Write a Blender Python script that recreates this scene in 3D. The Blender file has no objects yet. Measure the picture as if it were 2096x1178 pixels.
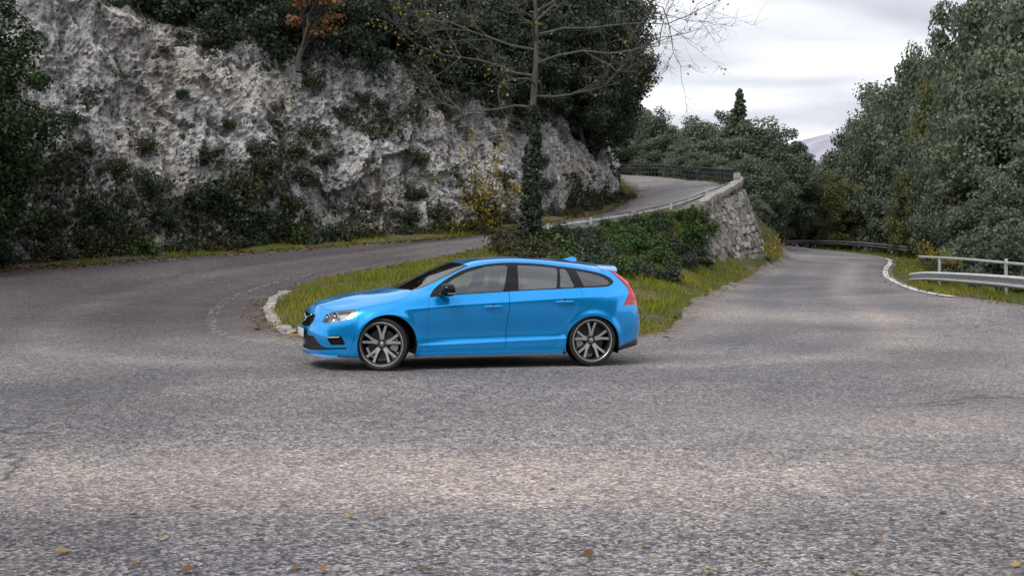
import bpy, bmesh, math, random
import numpy as np
from mathutils import Vector, Matrix

# ------------------------------------------------------------------ camera, sky, sun
scene = bpy.context.scene
col = scene.collection
R_ = math.radians

CAM_H = 1.512
FPX = 2400.0          # focal length in pixels of a 2096 px wide picture
HORY = 510.0          # row of the horizon at the picture's centre column
ROLL = 0.0062
cam_d = bpy.data.cameras.new("camera")
cam = bpy.data.objects.new("camera", cam_d)
col.objects.link(cam)
cam_d.sensor_width = 36.0
cam_d.lens = FPX / 2096.0 * 36.0
cam_d.shift_y = -(589.0 - HORY) / 2096.0
cam_d.clip_start = 0.1
cam_d.clip_end = 6000
cam.location = (0, 0, CAM_H)
cam.matrix_world = (Matrix.Translation((0, 0, CAM_H)) @ Matrix.Rotation(R_(90), 4, 'X') @ Matrix.Rotation(ROLL, 4, 'Z'))
scene.camera = cam

SUN_EL, SUN_AZ = R_(52), R_(-35)     # high, behind the camera on the left, veiled by cloud
world = bpy.data.worlds.new("World")
scene.world = world
world.use_nodes = True
wn = world.node_tree
wn.nodes.clear()
def _w(t, **k):
    n = wn.nodes.new(t)
    for a, b in k.items():
        setattr(n, a, b)
    return n
sky_t = _w('ShaderNodeTexSky', sky_type='NISHITA')
sky_t.sun_disc = False
sky_t.sun_elevation = SUN_EL
sky_t.sun_rotation = R_(180) + SUN_AZ
sky_t.altitude = 800
geo = _w('ShaderNodeTexCoord')
sep = _w('ShaderNodeSeparateXYZ')
wn.links.new(geo.outputs['Generated'], sep.inputs[0])
# project the view direction on a flat cloud deck
mx = _w('ShaderNodeMath', operation='MAXIMUM'); mx.inputs[1].default_value = 0.0
wn.links.new(sep.outputs['Z'], mx.inputs[0])
ad = _w('ShaderNodeMath', operation='ADD'); ad.inputs[1].default_value = 0.16
wn.links.new(mx.outputs[0], ad.inputs[0])
dv = _w('ShaderNodeVectorMath', operation='DIVIDE')
cmb = _w('ShaderNodeCombineXYZ')
for i in range(3):
    wn.links.new(ad.outputs[0], cmb.inputs[i])
wn.links.new(geo.outputs['Generated'], dv.inputs[0])
wn.links.new(cmb.outputs[0], dv.inputs[1])
mp = _w('ShaderNodeMapping'); mp.inputs['Scale'].default_value = (1.0, 1.25, 0.0)
mp.inputs['Location'].default_value = (3.1, 0.4, 0)
mp.inputs['Rotation'].default_value = (0, 0, R_(14))
wn.links.new(dv.outputs[0], mp.inputs[0])
nz = _w('ShaderNodeTexNoise'); nz.inputs['Scale'].default_value = 1.3; nz.inputs['Detail'].default_value = 6
nz.inputs['Roughness'].default_value = 0.45; nz.inputs['Distortion'].default_value = 0.35
wn.links.new(mp.outputs[0], nz.inputs['Vector'])
cr = _w('ShaderNodeValToRGB')
cr.color_ramp.elements[0].position = 0.34; cr.color_ramp.elements[0].color = (0.42, 0.44, 0.495, 1)
cr.color_ramp.elements[1].position = 0.62; cr.color_ramp.elements[1].color = (0.90, 0.90, 0.905, 1)
e = cr.color_ramp.elements.new(0.47); e.color = (0.62, 0.635, 0.68, 1)
wn.links.new(nz.outputs['Fac'], cr.inputs[0])
skm = _w('ShaderNodeVectorMath', operation='SCALE'); skm.inputs['Scale'].default_value = 0.10
wn.links.new(sky_t.outputs[0], skm.inputs[0])
mixw = _w('ShaderNodeMix', data_type='RGBA'); mixw.inputs[0].default_value = 0.94
wn.links.new(skm.outputs[0], mixw.inputs[6]); wn.links.new(cr.outputs[0], mixw.inputs[7])
bg = _w('ShaderNodeBackground'); bg.inputs['Strength'].default_value = 1.0
wn.links.new(mixw.outputs[2], bg.inputs['Color'])
wo = _w('ShaderNodeOutputWorld')
wn.links.new(bg.outputs[0], wo.inputs['Surface'])

sun_d = bpy.data.lights.new("sun", 'SUN')
sun_d.energy = 1.5
sun_d.angle = R_(25)
sun_d.color = (1.0, 0.96, 0.90)
sun = bpy.data.objects.new("sun", sun_d)
col.objects.link(sun)
sun.location = (-20, -20, 40)
_sd = Vector((math.cos(SUN_EL) * math.sin(SUN_AZ), -math.cos(SUN_EL) * math.cos(SUN_AZ), math.sin(SUN_EL)))
sun.rotation_euler = _sd.to_track_quat('Z', 'Y').to_euler()

scene.view_settings.view_transform = 'Standard'
scene.view_settings.look = 'None'
scene.view_settings.exposure = 0.48
scene.view_settings.gamma = 1.0
scene.view_settings.use_curve_mapping = False
scene.render.engine = 'CYCLES'
scene.cycles.use_denoising = True
scene.cycles.max_bounces = 6
scene.cycles.diffuse_bounces = 2
scene.cycles.glossy_bounces = 3
scene.cycles.transmission_bounces = 4
scene.cycles.transparent_max_bounces = 12
scene.cycles.caustics_reflective = False
scene.cycles.caustics_refractive = False

def at(px, py, Y):
    """world point seen at photo pixel (px, py) at distance Y along the view"""
    a, b = px - 1048.0, py - HORY
    u = a * math.cos(ROLL) + b * math.sin(ROLL)
    v = -a * math.sin(ROLL) + b * math.cos(ROLL)
    return Vector((u / FPX * Y, Y, CAM_H - v / FPX * Y))

# ------------------------------------------------------------------ helpers
def tag(o, label=None, cat=None, group=None, kind=None):
    if label: o['label'] = label
    if cat: o['category'] = cat
    if group: o['group'] = group
    if kind: o['kind'] = kind
    return o

def empty(name, loc=(0, 0, 0), rz=0.0):
    o = bpy.data.objects.new(name, None)
    o.empty_display_size = 0.3
    col.objects.link(o)
    o.location = loc
    o.rotation_euler = (0, 0, rz)
    return o

def mesh_obj(name, verts, faces, mat=None, parent=None, smooth=True, normals=None, mats=None, midx=None):
    me = bpy.data.meshes.new(name)
    me.from_pydata([tuple(map(float, v)) for v in verts], [], [tuple(int(i) for i in f) for f in faces])
    if mats:
        for m in mats: me.materials.append(m)
        if midx is not None: me.polygons.foreach_set('material_index', np.asarray(midx, dtype=np.int32))
    elif mat: me.materials.append(mat)
    if smooth: me.polygons.foreach_set('use_smooth', [True] * len(me.polygons))
    if normals is not None and len(me.vertices):
        me.normals_split_custom_set_from_vertices([tuple(map(float, n)) for n in normals])
    me.update()
    o = bpy.data.objects.new(name, me)
    col.objects.link(o)
    if parent: o.parent = parent
    return o

def copy_tree(o, parent=None):
    c = o.copy()
    col.objects.link(c)
    c.parent = parent
    for ch in list(o.children):
        copy_tree(ch, c)
    return c

class MB:
    """collects shapes, then links them as one mesh object"""
    def __init__(s): s.v = []; s.f = []
    def add(s, vs, fs):
        b = len(s.v); s.v += [tuple(v) for v in vs]; s.f += [tuple(i + b for i in f) for f in fs]; return s
    def box(s, c, size, rot=None):
        hx, hy, hz = [d / 2 for d in size]
        P = [Vector((x, y, z)) for x in (-hx, hx) for y in (-hy, hy) for z in (-hz, hz)]
        if rot is not None: P = [rot @ p for p in P]
        c = Vector(c)
        return s.add([p + c for p in P], [(0, 1, 3, 2), (4, 6, 7, 5), (0, 4, 5, 1), (2, 3, 7, 6), (0, 2, 6, 4), (1, 5, 7, 3)])
    def tube(s, pts, rad, n=10, caps=True):
        pts = [Vector(p) for p in pts]; m = len(pts)
        rad = [rad] * m if not hasattr(rad, '__len__') else rad
        V = []; F = []
        ref = None
        for i, p in enumerate(pts):
            t = (pts[min(i + 1, m - 1)] - pts[max(i - 1, 0)]).normalized()
            if ref is None:
                ref = t.orthogonal().normalized()
            ref = (ref - t * ref.dot(t)).normalized()
            b = t.cross(ref)
            for k in range(n):
                a = 2 * math.pi * k / n
                V.append(p + (ref * math.cos(a) + b * math.sin(a)) * rad[i])
        for i in range(m - 1):
            for k in range(n):
                k2 = (k + 1) % n
                F.append((i * n + k, i * n + k2, (i + 1) * n + k2, (i + 1) * n + k))
        if caps:
            F.append(tuple(range(n - 1, -1, -1))); F.append(tuple((m - 1) * n + k for k in range(n)))
        return s.add(V, F)
    def lathe(s, prof, n=48, axis='Y', c=(0, 0, 0)):
        """prof: list of (radius, along axis)"""
        V = []; F = []; m = len(prof)
        for r, h in prof:
            for k in range(n):
                a = 2 * math.pi * k / n
                if axis == 'Y': V.append((c[0] + r * math.cos(a), c[1] + h, c[2] + r * math.sin(a)))
                elif axis == 'Z': V.append((c[0] + r * math.cos(a), c[1] + r * math.sin(a), c[2] + h))
                else: V.append((c[0] + h, c[1] + r * math.cos(a), c[2] + r * math.sin(a)))
        for i in range(m - 1):
            for k in range(n):
                k2 = (k + 1) % n
                F.append((i * n + k, i * n + k2, (i + 1) * n + k2, (i + 1) * n + k))
        return s.add(V, F)
    def prism(s, poly, fa, fb):
        """poly: 2D points; fa/fb map a 2D point to the two end faces"""
        n = len(poly)
        V = [fa(*p) for p in poly] + [fb(*p) for p in poly]
        F = [tuple(range(n)), tuple(range(2 * n - 1, n - 1, -1))]
        for i in range(n):
            j = (i + 1) % n
            F.append((i, i + n, j + n, j))
        return s.add(V, F)
    def build(s, name, mat, parent=None, smooth=False, bevel=0.0, seg=2, angle=35):
        o = mesh_obj(name, s.v, s.f, mat, parent, smooth)
        me = o.data
        bm = bmesh.new(); bm.from_mesh(me)
        bmesh.ops.recalc_face_normals(bm, faces=bm.faces)
        if bevel:
            ed = [e for e in bm.edges if len(e.link_faces) == 2 and e.calc_face_angle(0) > R_(30)]
            bmesh.ops.bevel(bm, geom=ed, offset=bevel, segments=seg, affect='EDGES', profile=0.5, clamp_overlap=True)
        if smooth or bevel:
            for f in bm.faces: f.smooth = True
            for e in bm.edges:
                if len(e.link_faces) == 2 and e.calc_face_angle(0) > R_(angle): e.smooth = False
        bm.to_mesh(me); bm.free()
        return o

# ------------------------------------------------------------------ materials
MATS = {}
def nmat(name):
    m = bpy.data.materials.new(name); m.use_nodes = True
    nt = m.node_tree
    b = nt.nodes['Principled BSDF']
    MATS[name] = m
    return m, nt, b
def simple(name, colr, rough=0.5, metal=0.0, var=0.0, scale=20.0, spec=None, **kw):
    m, nt, b = nmat(name)
    b.inputs['Roughness'].default_value = rough
    b.inputs['Metallic'].default_value = metal
    if spec is not None: b.inputs['Specular IOR Level'].default_value = spec
    for k, v in kw.items(): b.inputs[k.replace('_', ' ')].default_value = v
    if var:
        tc = nt.nodes.new('ShaderNodeTexCoord')
        n = nt.nodes.new('ShaderNodeTexNoise'); n.inputs['Scale'].default_value = scale; n.inputs['Detail'].default_value = 4
        r = nt.nodes.new('ShaderNodeValToRGB')
        r.color_ramp.elements[0].position = 0.3; r.color_ramp.elements[1].position = 0.7
        r.color_ramp.elements[0].color = (*[c * (1 - var) for c in colr], 1)
        r.color_ramp.elements[1].color = (*[min(1, c * (1 + var)) for c in colr], 1)
        nt.links.new(tc.outputs['Object'], n.inputs['Vector']); nt.links.new(n.outputs['Fac'], r.inputs[0])
        nt.links.new(r.outputs[0], b.inputs['Base Color'])
    else:
        b.inputs['Base Color'].default_value = (*colr, 1)
    return m
# ------------------------------------------------------------------ cutting helpers
def split(D, F, f):
    """cut a polygon soup along f = 0; returns (inside f<0, outside)"""
    val = f(D); neg = val < 0; n = len(D)
    ins, outs, mixed = [], [], []
    for fc in F:
        c = sum(1 for i in fc if neg[i])
        (ins if c == len(fc) else outs if c == 0 else mixed).append(fc)
    keys = {}
    for fc in mixed:
        for q in range(len(fc)):
            a, b = fc[q], fc[(q + 1) % len(fc)]
            if neg[a] != neg[b]: keys.setdefault((a, b) if a < b else (b, a), len(keys))
    DD = D
    if keys:
        K = np.array(list(keys)); A, B = D[K[:, 0]], D[K[:, 1]]
        va, vb = val[K[:, 0]], val[K[:, 1]]
        lo = np.zeros(len(K)); hi = np.ones(len(K)); t = va / (va - vb)
        for _ in range(5):
            vt = f(A + (B - A) * t[:, None])
            same = (vt < 0) == (va < 0)
            lo = np.where(same, t, lo); hi = np.where(same, hi, t)
            t = np.where(np.abs(vt) > 1e-4, .5 * (lo + hi), t)
        DD = np.concatenate([D, A + (B - A) * t[:, None]], 0)
    for fc in mixed:
        pi, po = [], []; m = len(fc)
        for q in range(m):
            a, b = fc[q], fc[(q + 1) % m]
            (pi if neg[a] else po).append(a)
            if neg[a] != neg[b]:
                c = n + keys[(a, b) if a < b else (b, a)]; pi.append(c); po.append(c)
        if len(pi) > 2: ins.append(tuple(pi))
        if len(po) > 2: outs.append(tuple(po))
    def pack(FF):
        if not FF: return np.zeros((0, D.shape[1])), []
        used = sorted({i for f_ in FF for i in f_}); mp_ = {a: b for b, a in enumerate(used)}
        return DD[used], [tuple(mp_[i] for i in f_) for f_ in FF]
    return pack(ins), pack(outs)

def sdf_poly(P, Q):
    """signed distance of points P (n,2) to closed polygon Q"""
    Q = np.asarray(Q, float); n = len(Q)
    d = np.full(len(P), 1e9); sgn = np.zeros(len(P), bool)
    for i in range(n):
        a, b = Q[i], Q[(i + 1) % n]
        e = b - a; w = P - a
        t = np.clip((w @ e) / max(e @ e, 1e-12), 0, 1)
        q = w - t[:, None] * e
        d = np.minimum(d, (q ** 2).sum(1))
        c = ((a[1] <= P[:, 1]) & (b[1] > P[:, 1])) | ((b[1] <= P[:, 1]) & (a[1] > P[:, 1]))
        with np.errstate(divide='ignore', invalid='ignore'):
            xi = a[0] + (P[:, 1] - a[1]) / (b[1] - a[1] + 1e-30) * e[0]
        sgn ^= c & (P[:, 0] < xi)
    d = np.sqrt(d)
    return np.where(sgn, -d, d)

def spline2(pts, n=8, closed=True):
    P = np.array(pts, float); m = len(P); out = []
    rng = range(m) if closed else range(m - 1)
    for i in rng:
        g = lambda k: P[k % m] if closed else P[min(max(k, 0), m - 1)]
        p0, p1, p2, p3 = g(i - 1), g(i), g(i + 1), g(i + 2)
        for s in range(n):
            t = s / n
            out.append(0.5 * ((2 * p1) + (-p0 + p2) * t + (2*p0 - 5*p1 + 4*p2 - p3) * t*t + (-p0 + 3*p1 - 3*p2 + p3) * t**3))
    if not closed: out.append(P[-1])
    return np.array(out)

def roundpoly(pts, r=0.02, n=5):
    P = [np.array(p, float) for p in pts]; m = len(P); out = []
    for i in range(m):
        a, b, c = P[i - 1], P[i], P[(i + 1) % m]
        la, lc = np.linalg.norm(a - b), np.linalg.norm(c - b)
        k = min(r, la * .45, lc * .45)
        p, q = b + (a - b) / la * k, b + (c - b) / lc * k
        for s in range(n + 1):
            t = s / n
            out.append((1 - t)**2 * p + 2*t*(1 - t) * b + t*t * q)
    return np.array(out)

def reg_xz(poly, cond=None, off=0.0):
    def f(D):
        v = sdf_poly(D[:, [0, 2]], poly) - off
        if cond is not None: v = np.maximum(v, cond(D))
        return v
    return f
def reg_yz(poly, cond=None, off=0.0):
    def f(D):
        v = sdf_poly(np.abs(D[:, [1, 2]]) if False else D[:, [1, 2]], poly) - off
        if cond is not None: v = np.maximum(v, cond(D))
        return v
    return f
def reg_xy(poly, cond=None, off=0.0):
    def f(D):
        v = sdf_poly(D[:, [0, 1]], poly) - off
        if cond is not None: v = np.maximum(v, cond(D))
        return v
    return f
# ------------------------------------------------------------------ numpy noise
def _hash(ix, iy, iz, seed):
    h = (ix.astype(np.int64) * 374761393 + iy.astype(np.int64) * 668265263 + iz.astype(np.int64) * 2147483647 + seed * 144665) & 0xFFFFFFFF
    h = ((h ^ (h >> 13)) * 1274126177) & 0xFFFFFFFF
    h = ((h ^ (h >> 16)) * 2246822519) & 0xFFFFFFFF
    return ((h ^ (h >> 15)) & 0xFFFFFF) / float(0xFFFFFF)
def vnoise(P, seed=0):
    """value noise in -1..1 of points (n,3)"""
    i = np.floor(P).astype(np.int64); f = P - i; f = f * f * f * (f * (f * 6 - 15) + 10)
    out = 0
    for dx in (0, 1):
        for dy in (0, 1):
            for dz in (0, 1):
                w = (f[:, 0] if dx else 1 - f[:, 0]) * (f[:, 1] if dy else 1 - f[:, 1]) * (f[:, 2] if dz else 1 - f[:, 2])
                out = out + w * _hash(i[:, 0] + dx, i[:, 1] + dy, i[:, 2] + dz, seed)
    return out * 2 - 1
def fbm(P, oct=4, gain=.5, seed=0, ridged=False):
    a, s, t = 1.0, 0.0, 0.0
    for o in range(oct):
        n = vnoise(P * 2.03 ** o + o * 17.3, seed + o)
        s = s + a * (1 - 2 * np.abs(n) if ridged else n); t += a; a *= gain
    return s / t
def worley(P, seed=0):
    """distance to nearest cell point and a random value of that cell"""
    i = np.floor(P).astype(np.int64)
    best = np.full(len(P), 9.0); sec = np.full(len(P), 9.0); val = np.zeros(len(P))
    for dx in (-1, 0, 1):
        for dy in (-1, 0, 1):
            for dz in (-1, 0, 1):
                c = i + np.array([dx, dy, dz])
                q = np.stack([_hash(c[:, 0], c[:, 1], c[:, 2], seed + k) for k in range(3)], 1)
                d = np.linalg.norm(c + q - P, axis=1)
                r = _hash(c[:, 0], c[:, 1], c[:, 2], seed + 7)
                m = d < best
                sec = np.where(m, best, np.minimum(sec, d))
                val = np.where(m, r, val); best = np.where(m, d, best)
    return best, sec, val

# ------------------------------------------------------------------ the lie of the land
def pts(L): return [at(*p) for p in L]
# road edges as points seen from the camera at their own distances
R_EDGE = pts([(2096, 622, 28), (1930, 600, 35), (1872, 585, 42), (1832, 566, 51), (1828, 550, 60), (1834, 538, 70), (1818, 528, 82), (1726, 514, 100), (1593, 504, 116)])
R_IN = pts([(1330, 682, 21), (1440, 612, 36), (1500, 580, 45), (1560, 549, 55), (1600, 530, 66), (1594, 514, 85), (1575, 506, 104)])
TIP = pts([(1000, 690, 20.4), (720, 700, 19.3), (600, 686, 20.7), (560, 668, 23), (545, 650, 25.9), (548, 625, 29), (575, 603, 32.3)])
H_IN = pts([(640, 580, 35.5), (720, 562, 37.5), (800, 546, 39), (930, 522, 41), (1010, 503, 42.5)])
U_IN = pts([(1100, 484, 44.5), (1200, 468, 48.5), (1310, 450, 53), (1440, 418, 59), (1497, 394, 64), (1482, 378, 73), (1429, 369, 85), (1343, 360.5, 98), (1272, 357.5, 109)])
H_OUT = pts([(-900, 640, 27), (-400, 592, 32), (0, 555, 38), (200, 541, 40), (400, 525, 42.5), (600, 511, 45), (800, 497, 47), (900, 490, 48), (1000, 480, 49.5), (1060, 470, 50.5)])
U_OUT = pts([(1129, 455, 53), (1190, 446, 56.5), (1243, 434, 60.5), (1286, 411, 68), (1298, 394, 75), (1286, 380, 84), (1262, 364, 96)])

CTRL = []
for x in range(-60, 61, 8):
    for y in range(-40, 22, 6):
        CTRL.append((x, y, -.0))
def dense(L, step=1.6):
    P = spline2([tuple(p) for p in L], 12, False); out = [P[0]]; acc = 0
    for a, b in zip(P[:-1], P[1:]):
        acc += np.linalg.norm(b[:2] - a[:2])
        if acc >= step: out.append(b); acc = 0
    out.append(P[-1]); return out
for L in (R_EDGE, R_IN[1:], TIP + H_IN + U_IN, H_OUT + U_OUT):
    CTRL += [tuple(p) for p in dense(L)]
def across(A, B, n=4, cross=0.0):             # points on the carriageway between two edges
    A, B = np.array(dense(A, .8)), np.array(dense(B, .8))
    for i in range(0, len(A), 2):
        j = np.argmin(np.linalg.norm(B[:, :2] - A[i, :2], axis=1))
        for k in range(1, n):
            t = k / n; CTRL.append(tuple(A[i] * (1 - t) + B[j] * t))
across(R_IN[1:], R_EDGE); across(H_IN + U_IN, H_OUT + U_OUT)
CTRL += [(5, 25, .0), (9, 25, .0), (0, 24, .02), (-3, 24, .1), (14, 24, .05), (-8, 27, .1), (-14, 30, .25), (-20, 28, .3)]
# island and bank between the two arms of the road
CTRL += [tuple(at(*p)) for p in [(700, 620, 27), (800, 580, 32), (900, 560, 34), (1000, 545, 36), (1150, 560, 35), (1300, 590, 34), (1400, 590, 37), (1150, 520, 40), (1300, 520, 43), (1420, 540, 45), (1250, 478, 47.5), (1385, 452, 52.5)]]
# beyond the roads
CTRL += [(20, 40, -.6), (26, 55, -.8), (32, 70, -.8), (38, 90, .0), (38, 112, .8), (30, 128, 2.0), (20, 135, 3.5), (22, 30, -.4), (34, 26, -.6), (48, 40, -2), (55, 70, -3), (55, 110, -3)]
CTRL += [(18, 80, 3.5), (17, 92, 5.0), (16, 106, 6.6), (12, 122, 8.6), (21, 100, 2.6), (20.5, 120, 4.5)]
for p in H_OUT + U_OUT:                       # land behind the cliff
    CTRL.append((p.x - 2.5, p.y + 3.5, p.z + .6)); CTRL.append((p.x - 7, p.y + 12, p.z + 1.5))
# the step held by the stone wall
_wf = [at(1400, 562, 45.5), at(1440, 558, 48), at(1500, 552, 52.5), at(1557, 545, 57.5), at(1580, 527, 66), at(1582, 516, 80)]
_wt = [at(1395, 432, 48), at(1436, 420, 51), at(1477, 399, 55.5), at(1506, 381, 59.2), at(1514, 374, 68), at(1508, 368, 82)]
for a, b in zip(dense(_wf, 1.2), dense(_wt, 1.2)):
    CTRL.append(tuple(a + np.array([.25, -.3, 0]))); CTRL.append(tuple(b + np.array([-.55, .75, -.25])))
CTRL = np.array(CTRL, float)
_rb = np.linalg.norm(CTRL[:, None, :2] - CTRL[None, :, :2], axis=2)
_A = np.zeros((len(CTRL) + 3,) * 2)
_A[:len(CTRL), :len(CTRL)] = -_rb + np.eye(len(CTRL)) * .35      # linear kernel, lightly smoothed
_A[:len(CTRL), -3] = 1; _A[-3, :len(CTRL)] = 1
_A[:len(CTRL), -2:] = CTRL[:, :2]; _A[-2:, :len(CTRL)] = CTRL[:, :2].T
_W = np.linalg.solve(_A, np.concatenate([CTRL[:, 2], [0, 0, 0]]))
def gz(X, Y):
    X = np.atleast_1d(np.asarray(X, float)); Y = np.atleast_1d(np.asarray(Y, float))
    P = np.stack([X, Y], 1); out = np.zeros(len(P))
    for i in range(0, len(P), 20000):
        q = P[i:i + 20000]
        out[i:i + 20000] = -np.linalg.norm(q[:, None] - CTRL[None, :, :2], axis=2) @ _W[:-3] + _W[-3] + q @ _W[-2:]
    return out
def gpt(x, y, dz=0.0): return Vector((x, y, float(gz(x, y)[0]) + dz))

def xy(L): return [(p.x, p.y) for p in L]
def smooth_line(L, n=6): return [tuple(p) for p in spline2(xy(L), n, False)]
edge_right = smooth_line(R_EDGE)
edge_low_in = smooth_line(R_IN + [])
edge_island = smooth_line(R_IN[::-1][:-1] + [at(1330, 684, 21)] + TIP + H_IN + U_IN)
def ragged(L, amp, seed):
    L = np.array(L); d = np.linalg.norm(np.diff(L, axis=0), axis=1); s = np.concatenate([[0], np.cumsum(d)])
    S = np.arange(0, s[-1], .7); P = np.stack([np.interp(S, s, L[:, k]) for k in (0, 1)], 1)
    t = np.gradient(P, axis=0); t /= np.linalg.norm(t, axis=1, keepdims=True)
    n = fbm(np.stack([S * .8, 0 * S, 0 * S], 1), 4, .6, seed) * amp
    return [tuple(p) for p in P + np.stack([-t[:, 1], t[:, 0]], 1) * n[:, None]]
edge_cliff = smooth_line(U_OUT[::-1] + H_OUT[::-1])
ROAD_POLY = [(-70, -38), (75, -38), (75, -4), (42, 10), (24, 21)] + ragged(edge_right, .10, 5) + ragged(edge_island, .22, 6) + ragged(edge_cliff, .22, 7) + [(-70, 10)]

# ------------------------------------------------------------------ ground materials
def rgb(*c): return (*c, 1)
def N(nt, t, **k):
    n = nt.nodes.new(t)
    for a, b in k.items():
        if a in n.inputs: n.inputs[a].default_value = b
        else: setattr(n, a, b)
    return n
def noise(nt, vec, scale, detail=4, rough=.55, dist=0.0):
    n = N(nt, 'ShaderNodeTexNoise'); n.inputs['Scale'].default_value = scale; n.inputs['Detail'].default_value = detail
    n.inputs['Roughness'].default_value = rough; n.inputs['Distortion'].default_value = dist
    nt.links.new(vec, n.inputs['Vector']); return n.outputs['Fac']
def ramp(nt, fac, stops):
    r = N(nt, 'ShaderNodeValToRGB'); cr_ = r.color_ramp
    while len(cr_.elements) > 1: cr_.elements.remove(cr_.elements[0])
    cr_.elements[0].position = stops[0][0]; cr_.elements[0].color = (*stops[0][1], 1)
    for p, c in stops[1:]:
        e_ = cr_.elements.new(p); e_.color = (*c, 1)
    nt.links.new(fac, r.inputs[0]); return r.outputs[0]
def mixc(nt, fac, a, b, mode='MIX'):
    m = N(nt, 'ShaderNodeMix', data_type='RGBA'); m.blend_type = mode
    for i, v in ((0, fac), (6, a), (7, b)):
        if isinstance(v, (int, float)): m.inputs[i].default_value = v
        elif isinstance(v, tuple): m.inputs[i].default_value = (*v, 1)
        else: nt.links.new(v, m.inputs[i])
    return m.outputs[2]
def math_(nt, op, a, b=None, clamp=False):
    m = N(nt, 'ShaderNodeMath', operation=op); m.use_clamp = clamp
    for i, v in ((0, a), (1, b)):
        if v is None: continue
        if isinstance(v, (int, float)): m.inputs[i].default_value = v
        else: nt.links.new(v, m.inputs[i])
    return m.outputs[0]
def bump(nt, h, strength, dist, prev=None):
    b = N(nt, 'ShaderNodeBump'); b.inputs['Strength'].default_value = strength; b.inputs['Distance'].default_value = dist
    nt.links.new(h, b.inputs['Height'])
    if prev is not None: nt.links.new(prev, b.inputs['Normal'])
    return b.outputs[0]

def asphalt_material():
    m, nt, b = nmat('asphalt')
    co = N(nt, 'ShaderNodeTexCoord').outputs['Object']
    # aggregate chippings
    vo = N(nt, 'ShaderNodeTexVoronoi'); vo.inputs['Scale'].default_value = 58; nt.links.new(co, vo.inputs['Vector'])
    sp = N(nt, 'ShaderNodeSeparateColor'); nt.links.new(vo.outputs['Color'], sp.inputs[0])
    chipc = ramp(nt, sp.outputs[0], [(0.0, (.020, .021, .030)), (.28, (.066, .066, .080)), (.55, (.165, .158, .164)), (.80, (.345, .322, .308)), (1, (.70, .65, .605))])
    vo2 = N(nt, 'ShaderNodeTexVoronoi'); vo2.inputs['Scale'].default_value = 24; nt.links.new(co, vo2.inputs['Vector'])
    sp2 = N(nt, 'ShaderNodeSeparateColor'); nt.links.new(vo2.outputs['Color'], sp2.inputs[0])
    chip2 = ramp(nt, sp2.outputs[1], [(0.0, (.030, .031, .044)), (.5, (.155, .149, .157)), (1, (.42, .39, .37))])
    base = mixc(nt, .36, chipc, chip2)
    # old patches: worn pale zones, dusty warm zones, dark sealed zones
    n1 = noise(nt, co, .16, 4, .55, .6)
    n2 = noise(nt, co, .42, 5, .6, .3)
    n3 = noise(nt, co, 2.2, 4, .65)
    worn = ramp(nt, n1, [(.32, (.60, .61, .68)), (.48, (.92, .91, .95)), (.64, (1.24, 1.19, 1.15))])
    base = mixc(nt, 1.0, base, worn, 'MULTIPLY')
    dust = ramp(nt, n2, [(.54, (0, 0, 0)), (.78, (.4, .4, .4))])
    base = mixc(nt, dust, base, mixc(nt, 1.0, base, (1.30, 1.20, 1.08), 'MULTIPLY'))
    grain = ramp(nt, n3, [(.3, (.78, .78, .80)), (.7, (1.16, 1.15, 1.13))])
    base = mixc(nt, 1.0, base, grain, 'MULTIPLY')
    # dark polished wheel tracks that sweep round the bend (per-vertex distance to the track lines)
    at_ = N(nt, 'ShaderNodeAttribute', attribute_name='track')
    tr = math_(nt, 'MULTIPLY', at_.outputs['Fac'], math_(nt, 'ADD', n3, .25), True)
    base = mixc(nt, math_(nt, 'MULTIPLY', tr, .62), base, (.075, .075, .086))
    at2 = N(nt, 'ShaderNodeAttribute', attribute_name='dusty')
    base = mixc(nt, math_(nt, 'MULTIPLY', at2.outputs['Fac'], math_(nt, 'ADD', n2, .45), True), base, mixc(nt, .22, mixc(nt, 1.0, base, (1.66, 1.52, 1.40), 'MULTIPLY'), (.42, .385, .35)))
    at4 = N(nt, 'ShaderNodeAttribute', attribute_name='soiled')
    base = mixc(nt, math_(nt, 'MULTIPLY', at4.outputs['Fac'], ramp(nt, n3, [(.38, (0, 0, 0)), (.56, (1, 1, 1))])), base, (.12, .095, .068))
    at3 = N(nt, 'ShaderNodeAttribute', attribute_name='darkened')
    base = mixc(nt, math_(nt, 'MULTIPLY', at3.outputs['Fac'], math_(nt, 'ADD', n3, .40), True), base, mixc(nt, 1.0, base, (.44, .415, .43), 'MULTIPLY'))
    # cracks
    vc = N(nt, 'ShaderNodeTexVoronoi', feature='DISTANCE_TO_EDGE'); vc.inputs['Scale'].default_value = .22
    wob = N(nt, 'ShaderNodeVectorMath', operation='ADD')
    nc = N(nt, 'ShaderNodeTexNoise'); nc.inputs['Scale'].default_value = 1.3; nc.inputs['Detail'].default_value = 4; nt.links.new(co, nc.inputs['Vector'])
    nt.links.new(co, wob.inputs[0]); nt.links.new(nc.outputs['Color'], wob.inputs[1]); nt.links.new(wob.outputs[0], vc.inputs['Vector'])
    crk = ramp(nt, vc.outputs['Distance'], [(.0, (1, 1, 1)), (.0035, (.6, .6, .6)), (.006, (0, 0, 0))])
    crk = math_(nt, 'MULTIPLY', crk, ramp(nt, noise(nt, co, .3, 2), [(.50, (0, 0, 0)), (.58, (1, 1, 1))]))
    base = mixc(nt, math_(nt, 'MULTIPLY', crk, .8), base, (.03, .03, .033))
    nt.links.new(base, b.inputs['Base Color'])
    rg = ramp(nt, n3, [(.3, (.62, .62, .62)), (.7, (.82, .82, .82))]); nt.links.new(rg, b.inputs['Roughness'])
    b.inputs['Specular IOR Level'].default_value = .35
    bp = bump(nt, vo.outputs['Distance'], .75, .012)
    bp = bump(nt, vo2.outputs['Distance'], .55, .02, bp)
    nt.links.new(bp, b.inputs['Normal'])
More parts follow.
